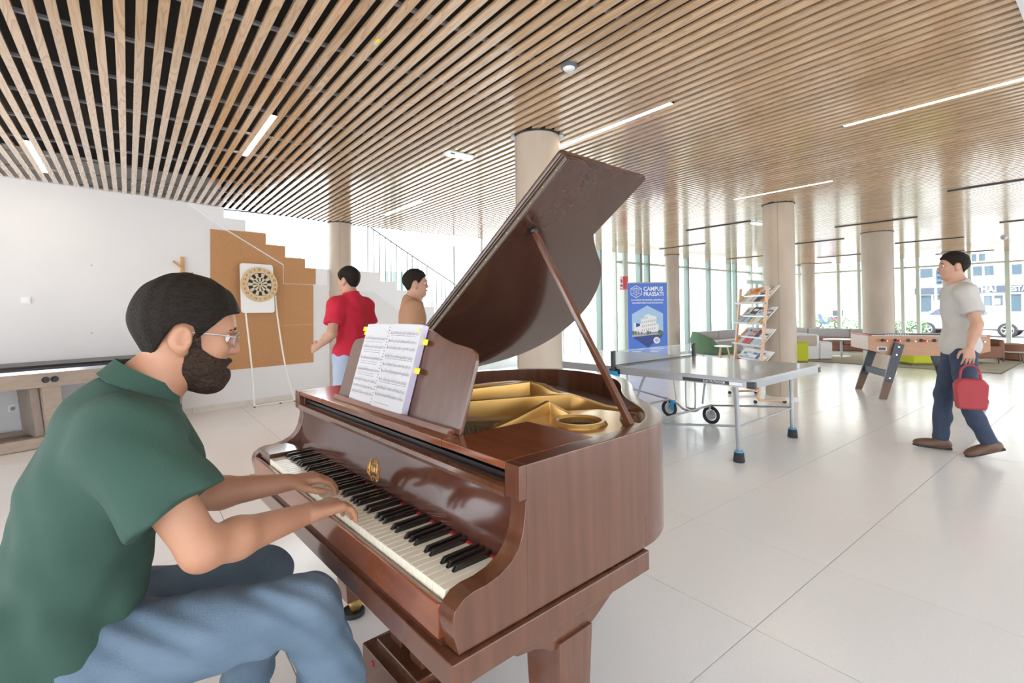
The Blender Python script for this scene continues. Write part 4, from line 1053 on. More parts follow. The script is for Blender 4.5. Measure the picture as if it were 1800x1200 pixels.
# ------------------------------------------------------------------ heavy oak game table on the left
GA = math.radians(20.2)
gt = thing('game_table', 'heavy grey oak game table with a black top rail along the left wall', 'game table', (-.966, 6.72, 0), GA)
# local x along the long side, local y to the back
X0g, X1g, DPg = -1.0, 1.55, .62
MB().prism([(X0g, y, z) for y, z in ((0, .785), (0, .815), (.02, .835), (DPg-.02, .835), (DPg, .815), (DPg, .785))], (X1g-X0g, 0, 0)).build('top_rail', 'black', gt, bevel=.006)
MB().box(X0g, X1g, .004, .02, .752, .786).build('metal_strip', 'chrome', gt, smooth=False)
MB().box(X0g+.02, X1g-.02, -.004, .04, .61, .755).build('front_apron', 'oakgrey', gt, bevel=.004)
MB().box(X0g+.02, X1g-.02, DPg-.04, DPg, .61, .755).build('back_apron', 'oakgrey', gt, bevel=.004)
for x in (X0g+.02, X1g-.06): MB().box(x, x+.04, .04, DPg-.04, .61, .755).build('end_apron', 'oakside', gt, bevel=.004)
for lx in (-.62, .30, 1.40):
    for y in (.02, DPg-.09):
        L = MB().prism([(lx, y, .62), (lx+.15, y, .62), (lx+.19, y, .002), (lx+.06, y, .002)], (0, .07, 0)).build('leg', 'oakgrey', gt, bevel=.004)
        for dx in (.045, .115):
            if y < .1: 
                kn = MB().cyl((lx+dx-.02, -.012, .685), (lx+dx-.02, -.003, .685), .032, n=12).build('black_knob', 'black', L)
                MB().cyl((lx+dx-.02, -.03, .685), (lx+dx-.02, -.012, .685), .022, n=8).build('knob_nut', 'black', kn)
        MB().cyl((lx+.10, y-.003, .33), (lx+.10, y+.001, .33), .009, n=8).build('screw', 'zinc', L)
    MB().prism([(lx-.075, .1, .62), (lx-.01, .1, .62), (lx+.05, .1, .10), (lx-.02, .1, .10)], (0, DPg-.2, 0)).build('end_board', 'oakside', gt, bevel=.004)
for y in (.0, DPg-.10): MB().box(X0g+.1, .36, y, y+.10, .005, .11).build('foot_beam', 'oakgrey', gt, bevel=.004)
MB().box(X0g+.1, .36, .10, DPg-.10, .03, .07).build('foot_shelf', 'oakside', gt, bevel=.003)

# ------------------------------------------------------------------ coat hook
ch = thing('coat_hook', 'small branching wooden coat hook on the white wall left of the cork', 'coat hook', on_wall(-.478, 1.80, -.02), WA)
MB().box(-.02, .02, -.015, .018, -.25, .30).build('stem', 'hook_wood', ch, bevel=.004)
for sx, z0 in ((-1, .14), (1, .02), (-1, -.1), (1, -.2)):
    MB().bar((0, -.02, z0), (sx*.115, -.035, z0+(.095 if sx < 0 else .075)), .022, .022).build('peg', 'hook_wood', ch, bevel=.004)

# ------------------------------------------------------------------ lounge beyond the tables
RT = math.radians(-38.2)
t = tag(MB().box(13.36, 18.0, 1.64, 5.3, .001, .012).build('rug', 'rug', None, smooth=False), 'large flat beige rug under the lounge seats beyond the table football', 'rug')
MB().box(13.33, 13.36, 1.61, 5.33, .001, .013).build('rug_border', 'rug_edge', t, smooth=False); MB().box(13.36, 18.0, 1.61, 1.64, .001, .013).build('rug_border', 'rug_edge', t, smooth=False)
def cushion(m, nm, mt, parent, x0, x1, y0, y1, z0, z1, b=.04): return MB().box(x0, x1, y0, y1, z0, z1).build(nm, mt, parent, bevel=b, seg=3)
t = thing('pouf', 'long lime green pouf on the rug behind the table football legs', 'pouf', (14.35, 2.95, .012), RT)
cushion(0, 'body', 'lime', t, -.53, .53, -.25, .25, .03, .42, .06)
MB().box(.47, .50, -.252, -.249, .10, .34).build('white_label', 'print_white', t, smooth=False)
MB().box(-.5, .5, -.22, .22, 0, .03).build('base', 'rug_edge', t, smooth=False)
t = thing('pouf', 'upright lime green seat peeking out right of the rack column', 'pouf', (13.0, 5.18, 0), RT)
cushion(0, 'body', 'lime', t, -.2, .2, -.2, .2, .02, .50, .05); MB().box(-.18, .18, -.18, .18, 0, .02).build('base', 'rug_edge', t, smooth=False)
t = thing('pouf', 'round dark brown pouf at the right edge on the rug', 'pouf', (16.95, 1.85, .012), 0)
MB().lathe([(.25, .0), (.33, .03), (.355, .12), (.35, .30), (.30, .385), (.2, .40)], 28).build('body', 'brown_fabric', t)
MB().tube([(.352*math.cos(a), .352*math.sin(a), .20) for a in [2*PI*k/28 for k in range(28)]], .006, 6, closed=True).build('piping', 'brown_fabric', t)
t = thing('low_table', 'low wooden coffee table between the brown armchair and the round pouf', 'table', (16.2, 1.72, .012), RT)
MB().lathe([(.27, .21), (.28, .225), (.27, .24)], 28).build('table_top', 'foos_foot', t)
for k in range(3):
    a = k*2*PI/3+.4; MB().cyl((.15*math.cos(a), .15*math.sin(a), .21), (.21*math.cos(a), .21*math.sin(a), .0), .016, .011, 8).build('leg', 'foos_foot', t)
t = thing('armchair', 'brown upholstered armchair behind the walking man', 'armchair', (15.55, 2.35, .012), RT)
cushion(0, 'seat', 'brown_fabric', t, -.4, .4, -.35, .3, .12, .40); cushion(0, 'backrest', 'brown_fabric', t, -.42, .42, .22, .42, .12, .66, .06)
for x in (-.42, .30): cushion(0, 'armrest', 'brown_fabric', t, x, x+.12, -.35, .3, .12, .55, .04)
for x in (-.33, .33):
    for y in (-.28, .34): MB().cyl((x, y, .13), (x, y, 0), .018, .013, 8).build('leg', 'foos_foot', t)
t = thing('armchair', 'rounded green lounge chair in front of the glass right of the banner', 'armchair', (12.15, 6.98, 0), RT)
MB().prism([(x, y, .16) for x, y in rr(-.36, .52, -.36, .36, .16)], (0, 0, .20)).build('seat', 'green_fabric', t, bevel=.04, seg=3)
bkp = MB()
arc = [(-.40*math.cos(a)-.02, .40*math.sin(a)) for a in [deg(-100+200*k/16) for k in range(17)]]
vs = []; 
for i, (x, y) in enumerate(arc):
    hgt = .40+.34*math.sin(PI*i/16)**.7
    for r_, z in ((1.0, .16), (1.14, .3), (1.16, hgt*.75), (1.05, hgt), (.88, hgt*.98), (.82, .32)): vs.append((x*r_, y*r_, z))
fs = [(6*i+k, 6*i+6+k, 6*i+6+(k+1) % 6, 6*i+(k+1) % 6) for i in range(16) for k in range(6)]+[tuple(range(6)), tuple(96+k for k in range(6))]
bkp.add(vs, fs).build('backrest', 'green_fabric', t, ang=60)
for k in range(3): MB().ball((-.32, -.14+.14*k, .52), (.012, .012, .012), 8, 6).build('button', 'green_fabric', t)
for x in (-.28, .42):
    for y in (-.27, .27): MB().cyl((x*.9, y*.9, .17), (x, y, 0), .018, .012, 8).build('leg', 'beech', t)
t = thing('side_table', 'small round white side table with wooden legs beside the green chair', 'table', (11.72, 6.38, 0), RT)
MB().lathe([(.20, .38), (.21, .39), (.20, .405)], 24).build('table_top', 'white_gloss', t)
for k in range(3):
    a = k*2*PI/3-.5; MB().cyl((.10*math.cos(a), .10*math.sin(a), .38), (.19*math.cos(a), .19*math.sin(a), .0), .02, .014, 8).build('leg', 'beech', t)
def sofa(label, loc, rz, w, n, mats=('sofa_grey', 'sofa_grey'), hb=.66):
    t = thing('sofa', label, 'sofa', loc, rz)
    MB().box(0, w, .04, .72, .02, .20).build('plinth', mats[1], t, bevel=.01)
    for k in range(n):
        cushion(0, 'seat_cushion', mats[1], t, w*k/n+.004, w*(k+1)/n-.004, 0, .62, .20, .40, .03)
        cushion(0, 'back_cushion', mats[0], t, w*k/n+.004, w*(k+1)/n-.004, .56, .78, .30, hb, .04)
    return t
sofa('grey upholstered sofa along the glass behind the green chair', (13.2, 7.35, 0), 0, 2.2, 2)
sofa('grey seat unit right behind the magazine rack', (12.75, 6.1, 0), RT, .9, 1)
sofa('long grey bench sofa along the street windows left of the table football', (17.18, 7.9, 0), -PI/2, 3.6, 3, ('sofa_grey', 'brown_fabric'), .66)
t = thing('sofa', 'white shelled lounge seat with beige panel right of the rack column', 'sofa', (13.35, 5.32, 0), RT)
cushion(0, 'back_shell', 'sofa_white', t, .0, .56, 0, .8, .02, .66, .03); cushion(0, 'side_panel', 'sofa_beige', t, .02, .53, -.02, .05, .36, .63, .03)
cushion(0, 'seat_shell', 'sofa_white', t, .60, .93, .0, .8, .02, .46, .04); MB().box(.555, .605, .03, .77, .03, .62).build('dark_gap', 'zinc', t, smooth=False)
t = thing('side_table', 'low dark round table in front of the long grey bench sofa', 'table', (15.3, 4.95, 0), RT)
MB().lathe([(.42, .44), (.43, .455), (.42, .47)], 28).build('table_top', 'zinc', t)
MB().cyl((0, 0, .44), (0, 0, .02), .03, n=12).build('stem', 'zinc', t); MB().lathe([(.22, 0), (.22, .012), (.05, .025)], 24).build('base', 'zinc', t)
# ------------------------------------------------------------------ the street outside
o = MB().box(-40, 90, -60, 120, -.5, -.08).build('ground', 'pavement', None, smooth=False, kind='structure')
st_ = struct('street')
MB().box(19.7, 27, -40, 60, -.08, .02).build('near_pavement', 'pavement', st_, smooth=False)
MB().box(27, 39, -60, 80, -.08, -.05).build('carriageway', 'road', st_, smooth=False)
MB().box(39, 48, -60, 80, -.08, .10).build('far_pavement', 'pavement', st_, smooth=False)
MB().box(5.8, 19.7, 8.7, 60, -.08, .02).build('side_pavement', 'pavement', st_, smooth=False)
# restaurant building across the street
XB = 47.0; K = (XB-0)/40.0
def ry(y): return y*K
def rz_(z): return 1.33+(z-1.33)*K
rb = thing('restaurant_building', 'pale building across the street with a blue sign band over shop windows', 'building', (XB, 6, .10))
def rbox(x0, x1, y0, y1, z0, z1, nm, m, par=None): return MB().box(x0-XB, x1-XB, y0-6, y1-6, z0-.10, z1-.10).build(nm, m, par or rb, smooth=False)
rbox(XB, XB+8, -30, 11.5, .10, 13, 'front_wall', 'facade')
rbox(XB-.25, XB, ry(-6), ry(8.7), rz_(2.10), rz_(2.50), 'sign_band', 'sign_blue')
TS = lambda y, z: frame((XB-.27-XB, y-6, z-.10), (0, -1, 0), (0, 0, 1), (-1, 0, 0))
text_obj('KHMER THAI', .58, 'sign_lettering', 'print_white', rb, TS(ry(6.10), rz_(2.30)), .01, 'CENTER', .82, .012)
text_obj('RESTAURANT', .46, 'sign_lettering', 'print_white', rb, TS(ry(3.62), rz_(2.30)), .01, 'CENTER', .8, .006)
for a, b, c, d in ((8.45, 7.25, 1.0, 2.03), (6.75, 5.95, 1.15, 1.95), (5.5, 4.7, 1.35, 1.93), (4.4, 3.4, 1.0, 1.98), (3.0, 1.0, 1.0, 2.0)):
    w = rbox(XB-.06, XB+.02, ry(b), ry(a), rz_(c), rz_(d), 'shop_window', 'shop_glass')
    rbox(XB-.08, XB-.06, ry(b+(a-b)*.12), ry(b+(a-b)*.55), rz_(c+.05), rz_(c+(d-c)*.7), 'shop_display', 'shop_teal', w)
    rbox(XB-.10, XB-.04, ry((a+b)/2)-.05, ry((a+b)/2)+.05, rz_(c), rz_(d), 'window_bar', 'print_white', w)
for a, b, c, d in ((8.5, 7.05, 3.15, 3.75), (6.9, 6.4, 3.2, 3.72), (5.95, 5.05, 3.12, 3.70), (4.3, 3.4, 3.1, 3.7), (2.5, 1.2, 3.1, 3.7), (6.05, 5.4, 4.0, 4.45)):
    w = rbox(XB-.05, XB+.02, ry(b), ry(a), rz_(c), rz_(d), 'upper_window', 'shop_glass')
    rbox(XB-.08, XB-.03, ry((a+b)/2)-.05, ry((a+b)/2)+.05, rz_(c), rz_(d), 'window_bar', 'print_white', w)
    rbox(XB-.2, XB, ry(b)-.1, ry(a)+.1, rz_(c)-.12, rz_(c), 'window_sill', 'facade2', w)
rbox(XB-.3, XB, -30, 11.5, rz_(2.66), rz_(2.72), 'string_course', 'facade2')
# shops farther left
sb = thing('shop_building', 'pale low shop building far across the street behind the hedge', 'building', (43, 24, .10))
def sbox(x0, x1, y0, y1, z0, z1, nm, m): return MB().box(x0-43, x1-43, y0-24, y1-24, z0-.10, z1-.10).build(nm, m, sb, smooth=False)
sbox(43, 50, 12, 44, .10, 9, 'front_wall', 'facade2'); sbox(42.7, 43, 12.5, 22, 2.6, 2.95, 'shop_canopy', 'print_grey')
for y in (13.2, 16.2, 19.2, 24, 28): sbox(42.95, 43.02, y, y+2.0, .8, 2.4, 'shop_window', 'mag_pale blue'); sbox(42.95, 43.02, y+.3, y+1.7, 4.3, 5.9, 'upper_window', 'mag_pale blue')
# parked car
cr_ = thing('car', 'white parked car outside the street windows behind the walking man', 'car', (30.6, 4.7, -.05), -PI/2)
# local x forward along the kerb (to the right in the photo), local y to the street
prof = [(-2.15, .32), (-2.20, .55), (-2.12, .78), (-1.95, .92), (-1.55, .96), (-1.05, 1.32), (-.55, 1.43), (.15, 1.42), (.62, 1.28), (1.12, .95), (1.80, .84), (2.12, .70), (2.18, .48), (2.10, .30)]
pc = crom([(x, 0, z) for x, z in prof], 4)
body = MB(); vs = []; n = len(pc)
for j, (y, sx, sz) in enumerate(((-.82, .96, .0), (-.86, 1, .0), (-.80, .985, .02), (-.62, .97, .05), (0, .965, .06), (.62, .97, .05), (.80, .985, .02), (.86, 1, 0), (.82, .96, 0))):
    for p in pc:
        z = p.z
        yy = y
        if z > .95: yy = y*(1-.26*min(1, (z-.95)/.45))
        vs.append((p.x*sx, yy, z+(sz if z > .9 else 0)))
fs = [(n*j+k, n*j+k+1, n*j+n+k+1, n*j+n+k) for j in range(8) for k in range(n-1)]
fs += [tuple(range(n))[::-1], tuple(8*n+k for k in range(n))]+[(n*j, n*j+n, n*j+2*n-1, n*j+n-1) for j in range(8)]
body.add(vs, fs).build('body_shell', 'car_white', cr_, ang=50)
for s in (-1, 1):
    y = s*.845
    g0 = [(-1.32, .98), (-1.0, 1.25), (-.52, 1.345), (.12, 1.335), (.52, 1.22), (.88, .98)]
    MB().prism([(x, s*(.862-.62*max(0, z-.95)*.36+.004), z) for x, z in g0], (0, -s*.02, 0)).build('side_window', 'car_glass', cr_)
    for x, z in ((-.25, 1.15),): MB().prism([(x-.04, s*.83, .97), (x+.04, s*.83, .97), (x+.03, s*.79, 1.35), (x-.03, s*.79, 1.35)], (0, s*.03, 0)).build('door_pillar', 'car_white', cr_, smooth=False)
    for x in (-1.38, 1.32):
        w = MB().tube([(x+.25*math.cos(a), s*.80, .325+.25*math.sin(a)) for a in [2*PI*k/28 for k in range(28)]], .075, 10, closed=True).build('tyre', 'tyre', cr_)
        MB().cyl((x, s*.83, .325), (x, s*.855, .325), .215, .20, 24).build('wheel_disc', 'tyre', w)
        MB().tube([(x+.195*math.cos(a), s*.862, .325+.195*math.sin(a)) for a in [2*PI*k/24 for k in range(24)]], .018, 6, closed=True).build('rim_edge', 'rim_metal', w)
        for k in range(5):
            a = 2*PI*k/5+.3; MB().bar((x, s*.868, .325), (x+.19*math.cos(a), s*.862, .325+.19*math.sin(a)), .05, .02, (0, 1, 0)).build('spoke', 'rim_metal', w)
    MB().prism([(x, s*.865, z) for x, z in ((-2.15, .30), (2.1, .30), (2.1, .36), (-2.15, .36))], (0, -s*.03, 0)).build('sill_trim', 'tyre', cr_, smooth=False)
    MB().ball((.78, s*.93, .99), (.10, .07, .07), 12, 8).build('wing_mirror', 'car_white', cr_)
MB().prism([(1.06, -.60, .985), (1.06, .60, .985), (.62, .52, 1.325), (.62, -.52, 1.325)], (.02, 0, .015)).build('windscreen', 'car_glass', cr_, smooth=False)
for y in (-.62, .62): MB().ball((2.08, y, .66), (.09, .17, .07), 12, 8).build('headlamp', 'rim_metal', cr_)
# traffic lights
def signal(label, x, y, hgt, flip=1):
    t = thing('traffic_light', label, 'traffic light', (x, y, .10))
    MB().cyl((0, 0, 0), (0, 0, hgt+.25), .06, n=12).build('pole', 'print_white', t)
    hd = MB().box(-.13, .13, -.17-.22*flip, .17-.22*flip, hgt-.95, hgt).build('signal_head', 'signal', t, bevel=.02)
    for k in range(3):
        z = hgt-.16-.31*k
        MB().cyl((-.132, -.22*flip, z), (-.15, -.22*flip, z), .10, n=18).build('lens', 'lamp_off', hd)
        MB().tube([(-.13, -.22*flip+.115*math.cos(a), z+.115*math.sin(a)) for a in [PI*k2/8 for k2 in range(9)]], .012, 6).build('visor', 'signal', hd)
        MB().prism([(-.13, -.22*flip+.11*math.cos(a), z+.11*math.sin(a)) for a in [PI*k2/8 for k2 in range(9)]], (-.22, 0, .02)).build('visor_hood', 'signal', hd, smooth=False)
    MB().cyl((0, 0, 0), (0, 0, .03), .15, n=16).build('base_plate', 'print_grey', t)
signal('traffic light on a white pole outside, left of the walking man', 40.0, 7.7, 3.55)
signal('small distant traffic light seen right of the rack column', 40.0, 15.2, 3.3)
def bush(label, x0, x1, y0, y1, h, seed):
    r = random.Random(seed)
    t = thing('hedge', label, 'hedge', ((x0+x1)/2, (y0+y1)/2, .02), 0)
    m = MB()
    for k in range(900):
        x = r.uniform(x0, x1)-(x0+x1)/2; y = r.uniform(y0, y1)-(y0+y1)/2; z = h*r.random()**.6
        d = Vector((r.uniform(-1, 1), r.uniform(-1, 1), r.uniform(-.3, 1))).normalized(); s = d.cross(Vector((r.uniform(-1, 1), r.uniform(-1, 1), r.random()))).normalized()
        L = r.uniform(.06, .13); c = Vector((x, y, z))
        m.add([c, c+d*L*.5+s*L*.25, c+d*L, c+d*L*.5-s*L*.25], [(0, 1, 2, 3)])
    m.build('foliage', 'hedge', t, smooth=False, kind='stuff')
    st2 = MB()
    for k in range(14): 
        x = r.uniform(x0, x1)-(x0+x1)/2; y = r.uniform(y0, y1)-(y0+y1)/2
        st2.cyl((x, y, 0), (x+r.uniform(-.1, .1), y+r.uniform(-.1, .1), h*.8), .012, .006, 5)
    st2.build('branches', 'foos_foot', t, kind='stuff')
bush('leafy green hedge outside, left of the thick grey column', 22.0, 22.8, 6.6, 9.6, .9, 3)
bush('leafy green hedge outside, right of the thick grey column', 22.0, 22.8, 4.6, 6.2, .75, 5)
# red-and-black moped parked beyond the hedge
t = thing('moped', 'dark moped with a red panel parked beyond the hedge outside', 'moped', (36.0, 12.4, -.05), PI/2)
for x in (-.6, .6):
    w = MB().tube([(x+.22*math.cos(a), 0, .27+.22*math.sin(a)) for a in [2*PI*k/20 for k in range(20)]], .05, 8, closed=True).build('tyre', 'tyre', t)
    MB().cyl((x, -.03, .27), (x, .03, .27), .15, n=16).build('hub', 'rim_metal', w)
MB().prism([(-.75, -.16, .45), (-.1, -.16, .42), (.0, -.16, .30), (.35, -.16, .32), (.55, -.16, .95), (.42, -.16, 1.0), (.25, -.16, .5), (.0, -.16, .48), (-.1, -.16, .78), (-.75, -.16, .82)], (0, .32, 0)).build('body', 'banner_navy', t, bevel=.03)
MB().box(-.78, -.2, -.17, .17, .50, .68).build('red_panel', 'red_plastic', t, bevel=.03)
MB().box(-.85, -.35, -.2, .2, .84, 1.2).build('top_box', 'lamp_off', t, bevel=.03)
MB().tube([(.48, -.33, 1.08), (.44, 0, 1.02), (.48, .33, 1.08)], .018, 8).build('handlebar', 'black', t)
# ------------------------------------------------------------------ people: signed distance bodies meshed with surface nets
def V3(p): return np.array(p, float)
class Prim:
    __slots__ = ('f', 'c', 'r', 'k', 'sub')
    def __init__(s, f, c, r, k, sub=False): s.f, s.c, s.r, s.k, s.sub = f, V3(c), r, k, sub
def capsule(a, b, r0, r1, k=.03, cut=None):
    a, b = V3(a), V3(b); d = b-a; L2 = max(d @ d, 1e-9)
    def f(P):
        t = np.clip(((P-a) @ d)/L2, 0, 1)
        q = np.linalg.norm(P-a-t[:, None]*d, axis=1)-(r0+(r1-r0)*t)
        if cut is not None:
            n = d/math.sqrt(L2); q = np.maximum(q, (P-(a+d*cut)) @ n)
        return q
    return Prim(f, (a+b)/2, math.sqrt(L2)/2+max(r0, r1), k)
def ellip(c, r, R=None, k=.03, sub=False):
    c, r = V3(c), V3(r); R = np.eye(3) if R is None else R
    def f(P):
        q = (P-c) @ R
        k0 = np.linalg.norm(q/r, axis=1); k1 = np.linalg.norm(q/(r*r), axis=1)
        return k0*(k0-1)/np.maximum(k1, 1e-6)
    return Prim(f, c, max(r), k, sub)
def field(prims, P, c=None, rad=0):
    d = np.full(len(P), 9.0)
    for p in prims:
        if c is not None and np.linalg.norm(p.c-c)-p.r > rad+.09: continue
        q = p.f(P)
        if p.sub:
            h = np.clip(.5-.5*(d+q)/p.k, 0, 1); d = d*(1-h)-q*h+p.k*h*(1-h)
        else:
            h = np.clip(.5+.5*(q-d)/p.k, 0, 1); d = q*(1-h)+d*h-p.k*h*(1-h)
    return d
def sdf_mesh(name, prims, h, m, parent, clip=None, disp=None, inflate=0, label=None, world=True, B=12):
    lo = np.min([p.c-p.r for p in prims if not p.sub], axis=0)-.03-inflate; hi = np.max([p.c+p.r for p in prims if not p.sub], axis=0)+.03+inflate
    n = (np.ceil((hi-lo)/h/B).astype(int))*B
    nb = n//B
    G = np.full(n+1, 1.0, np.float32)
    ax = np.arange(B+1)*h
    loc = np.stack(np.meshgrid(ax, ax, ax, indexing='ij'), -1).reshape(-1, 3)
    rad = B*h*.87
    bi = np.stack(np.meshgrid(*[np.arange(k) for k in nb], indexing='ij'), -1).reshape(-1, 3)
    cen = lo+(bi+.5)*B*h
    dc = field(prims, cen)-inflate
    for (b, c, d0) in zip(bi, cen, dc):
        i, j, k = b*B
        if abs(d0) > rad+.05:
            G[i:i+B+1, j:j+B+1, k:k+B+1] = np.float32(d0); continue
        P = loc+(lo+b*B*h)
        d = field(prims, P, c, rad)-inflate
        if disp is not None: d = d+disp(P)
        if clip is not None: d = np.maximum(d, clip(P))
        G[i:i+B+1, j:j+B+1, k:k+B+1] = d.reshape(B+1, B+1, B+1)
    S = G < 0
    c8 = [(a, b, c) for a in (0, 1) for b in (0, 1) for c in (0, 1)]
    sl = lambda A, o: A[o[0]:o[0]+n[0], o[1]:o[1]+n[1], o[2]:o[2]+n[2]]
    cnt = sum(sl(S, o).astype(np.int8) for o in c8)
    act = (cnt > 0) & (cnt < 8)
    idx = np.argwhere(act)
    vid = np.full(n, -1, np.int64); vid[act] = np.arange(len(idx))
    acc = np.zeros((len(idx), 3)); num = np.zeros(len(idx))
    vals = {o: sl(G, o)[act] for o in c8}
    for o in c8:
        for a in range(3):
            if o[a]: continue
            o2 = list(o); o2[a] = 1; o2 = tuple(o2)
            v0, v1 = vals[o], vals[o2]; mm = (v0 < 0) != (v1 < 0)
            t = np.where(mm, v0/np.where(mm, v0-v1, 1), 0)
            p = np.tile(np.array(o, float), (len(idx), 1)); p[:, a] += t
            acc[mm] += p[mm]; num[mm] += 1
    vs = lo+(idx+acc/num[:, None])*h
    faces = []
    for a in range(3):
        b, c = (a+1) % 3, (a+2) % 3
        s0 = S[:n[0], :n[1], :n[2]]
        sh = [0, 0, 0]; sh[a] = 1
        s1 = sl(S, tuple(sh))
        e = np.argwhere(s0 != s1)
        e = e[(e[:, b] > 0) & (e[:, c] > 0)]
        flip = s0[e[:, 0], e[:, 1], e[:, 2]]
        def g(db, dc_):
            q = e.copy(); q[:, b] -= db; q[:, c] -= dc_; return vid[q[:, 0], q[:, 1], q[:, 2]]
        Q = np.stack([g(1, 1), g(0, 1), g(0, 0), g(1, 0)], 1)
        Q[~flip] = Q[~flip][:, ::-1]
        faces.append(Q)
    Fq = np.concatenate(faces); Fq = Fq[(Fq >= 0).all(1)]
    # two rounds of smoothing
    for _ in range(2):
        s_ = np.zeros_like(vs); w_ = np.zeros(len(vs))
        for q in range(4):
            i0, i1 = Fq[:, q], Fq[:, (q+1) % 4]
            np.add.at(s_, i0, vs[i1]); np.add.at(w_, i0, 1); np.add.at(s_, i1, vs[i0]); np.add.at(w_, i1, 1)
        vs = vs*.5+.5*s_/np.maximum(w_, 1)[:, None]
    if world and parent is not None:
        iv = np.array(pmat(parent).inverted()); vs = vs @ iv[:3, :3].T+iv[:3, 3]
    me = bpy.data.meshes.new(name)
    me.vertices.add(len(vs)); me.vertices.foreach_set('co', vs.astype(np.float32).ravel())
    me.loops.add(len(Fq)*4); me.loops.foreach_set('vertex_index', Fq.astype(np.int32).ravel())
    me.polygons.add(len(Fq)); me.polygons.foreach_set('loop_start', (np.arange(len(Fq))*4).astype(np.int32))
    me.update(calc_edges=True); me.validate()
    me.polygons.foreach_set('use_smooth', [True]*len(me.polygons))
    me.materials.append(M[m])
    o = bpy.data.objects.new(name, me); COL.objects.link(o)
    if parent is not None: o.parent = parent
    if label: o['label'] = label
    return o
def rotz(a): c, s = math.cos(a), math.sin(a); return np.array([[c, -s, 0], [s, c, 0], [0, 0, 1.]])
def roty(a): c, s = math.cos(a), math.sin(a); return np.array([[c, 0, s], [0, 1, 0], [-s, 0, c]])
def rotx(a): c, s = math.cos(a), math.sin(a); return np.array([[1, 0, 0], [0, c, -s], [0, s, c]])
def unit(v): v = V3(v); return v/np.linalg.norm(v)
def head_prims(C, R):
    L = lambda p: V3(C)+R @ V3(p)
    P = [ellip(L((-.008, 0, .028)), (.098, .077, .092), R, .03), ellip(L((.022, 0, -.02)), (.074, .066, .092), R, .04),
         ellip(L((.040, 0, -.078)), (.050, .050, .052), R, .03), ellip(L((.067, 0, -.102)), (.026, .028, .024), R, .03),
         capsule(L((.074, -.030, .016)), L((.074, .030, .016)), .017, .017, .02), ellip(L((.062, .040, -.03)), (.026, .022, .026), R, .02), ellip(L((.062, -.040, -.03)), (.026, .022, .026), R, .02)]
    P += [ellip(L((.090, s*.032, -.004)), (.018, .019, .012), R, .012, True) for s in (-1, 1)]
    P += [capsule(L((.086, 0, .006)), L((.108, 0, -.032)), .009, .013, .012), ellip(L((.100, .012, -.036)), (.011, .009, .008), R, .008), ellip(L((.100, -.012, -.036)), (.011, .009, .008), R, .008)]
    P += [capsule(L((.084, -.020, -.066)), L((.084, .020, -.066)), .011, .011, .01), capsule(L((.084, -.017, -.076)), L((.084, .017, -.076)), .010, .010, .008), capsule(L((.096, -.018, -.071)), L((.096, .018, -.071)), .003, .003, .004)]
    P[-1].sub = True
    for s in (-1, 1):
        P += [ellip(L((-.010, s*.081, -.018)), (.025, .011, .033), R @ rotz(s*.35) @ roty(-.2), .008), ellip(L((-.006, s*.095, -.012)), (.014, .012, .021), R, .003, True), ellip(L((.006, s*.086, -.018)), (.006, .007, .010), R, .004), ellip(L((.000, s*.077, -.046)), (.012, .008, .012), R, .006)]
    return P
HAIRLINE = ([-.13, -.085, -.062, -.048, -.038, -.026, -.010, .010, .020, .032, .044, .056, .07, .09, .12], [-.078, -.086, -.080, -.052, -.015, .012, .020, .014, -.014, .002, .018, .034, .050, .056, .058])
def hair_clip(C, R, line=HAIRLINE, soft=0):
    C = V3(C)
    def f(P):
        q = (P-C) @ R
        return (np.interp(q[:, 0], line[0], line[1])-q[:, 2])*.8
    return f
def face_bits(t, C, R, iris='hair', res=1, glasses=False):
    L = lambda p: Vector(V3(C)+R @ V3(p))
    T = Matrix([list(R[0])+[0], list(R[1])+[0], list(R[2])+[0], [0, 0, 0, 1]])
    for s in (-1, 1):
        e = MB().ball(L((.077, s*.032, -.004)), .0125, 14, 10).build('eye', 'print_white', t, world=True)
        MB().ball(L((.086, s*.032, -.005)), .0055, 10, 8).build('iris', 'foos_foot', e, world=True)
        MB().tube([L((.093, s*.016, .016)), L((.094, s*.032, .021)), L((.083, s*.050, .016))], [.004, .0045, .002], 6).build('eyebrow', 'beard', t, world=True)
    MB().tube([L((.0945, -.019, -.071)), L((.100, -.008, -.0685)), L((.101, 0, -.070)), L((.100, .008, -.0685)), L((.0945, .019, -.071))], [.003, .0055, .0055, .0055, .003], 8).build('lips', 'lips', t, world=True)
    if glasses:
        g_ = MB()
        for s in (-1, 1):
            g_.tube([L((.106-.010*abs(.024*math.cos(a))/.024, s*.034+.024*math.cos(a), -.006+.019*math.sin(a))) for a in [2*PI*k/20 for k in range(20)]], .0013, 6, closed=True)
            g_.tube([L((.098, s*.058, .002)), L((.06, s*.078, .004)), L((.0, s*.083, .0)), L((-.014, s*.082, -.014))], .0014, 6)
        g_.tube([L((.108, -.010, -.002)), L((.112, 0, .002)), L((.108, .010, -.002))], .0014, 6)
        gg = g_.build('glasses', 'zinc', t, world=True)
        for s in (-1, 1):
            MB().prism([L((.104, s*.034+.023*math.cos(a), -.006+.018*math.sin(a))) for a in [2*PI*k/20 for k in range(20)]], Vector(R @ V3((.001, 0, 0)))).build('lens', 'net_glass', gg, world=True)
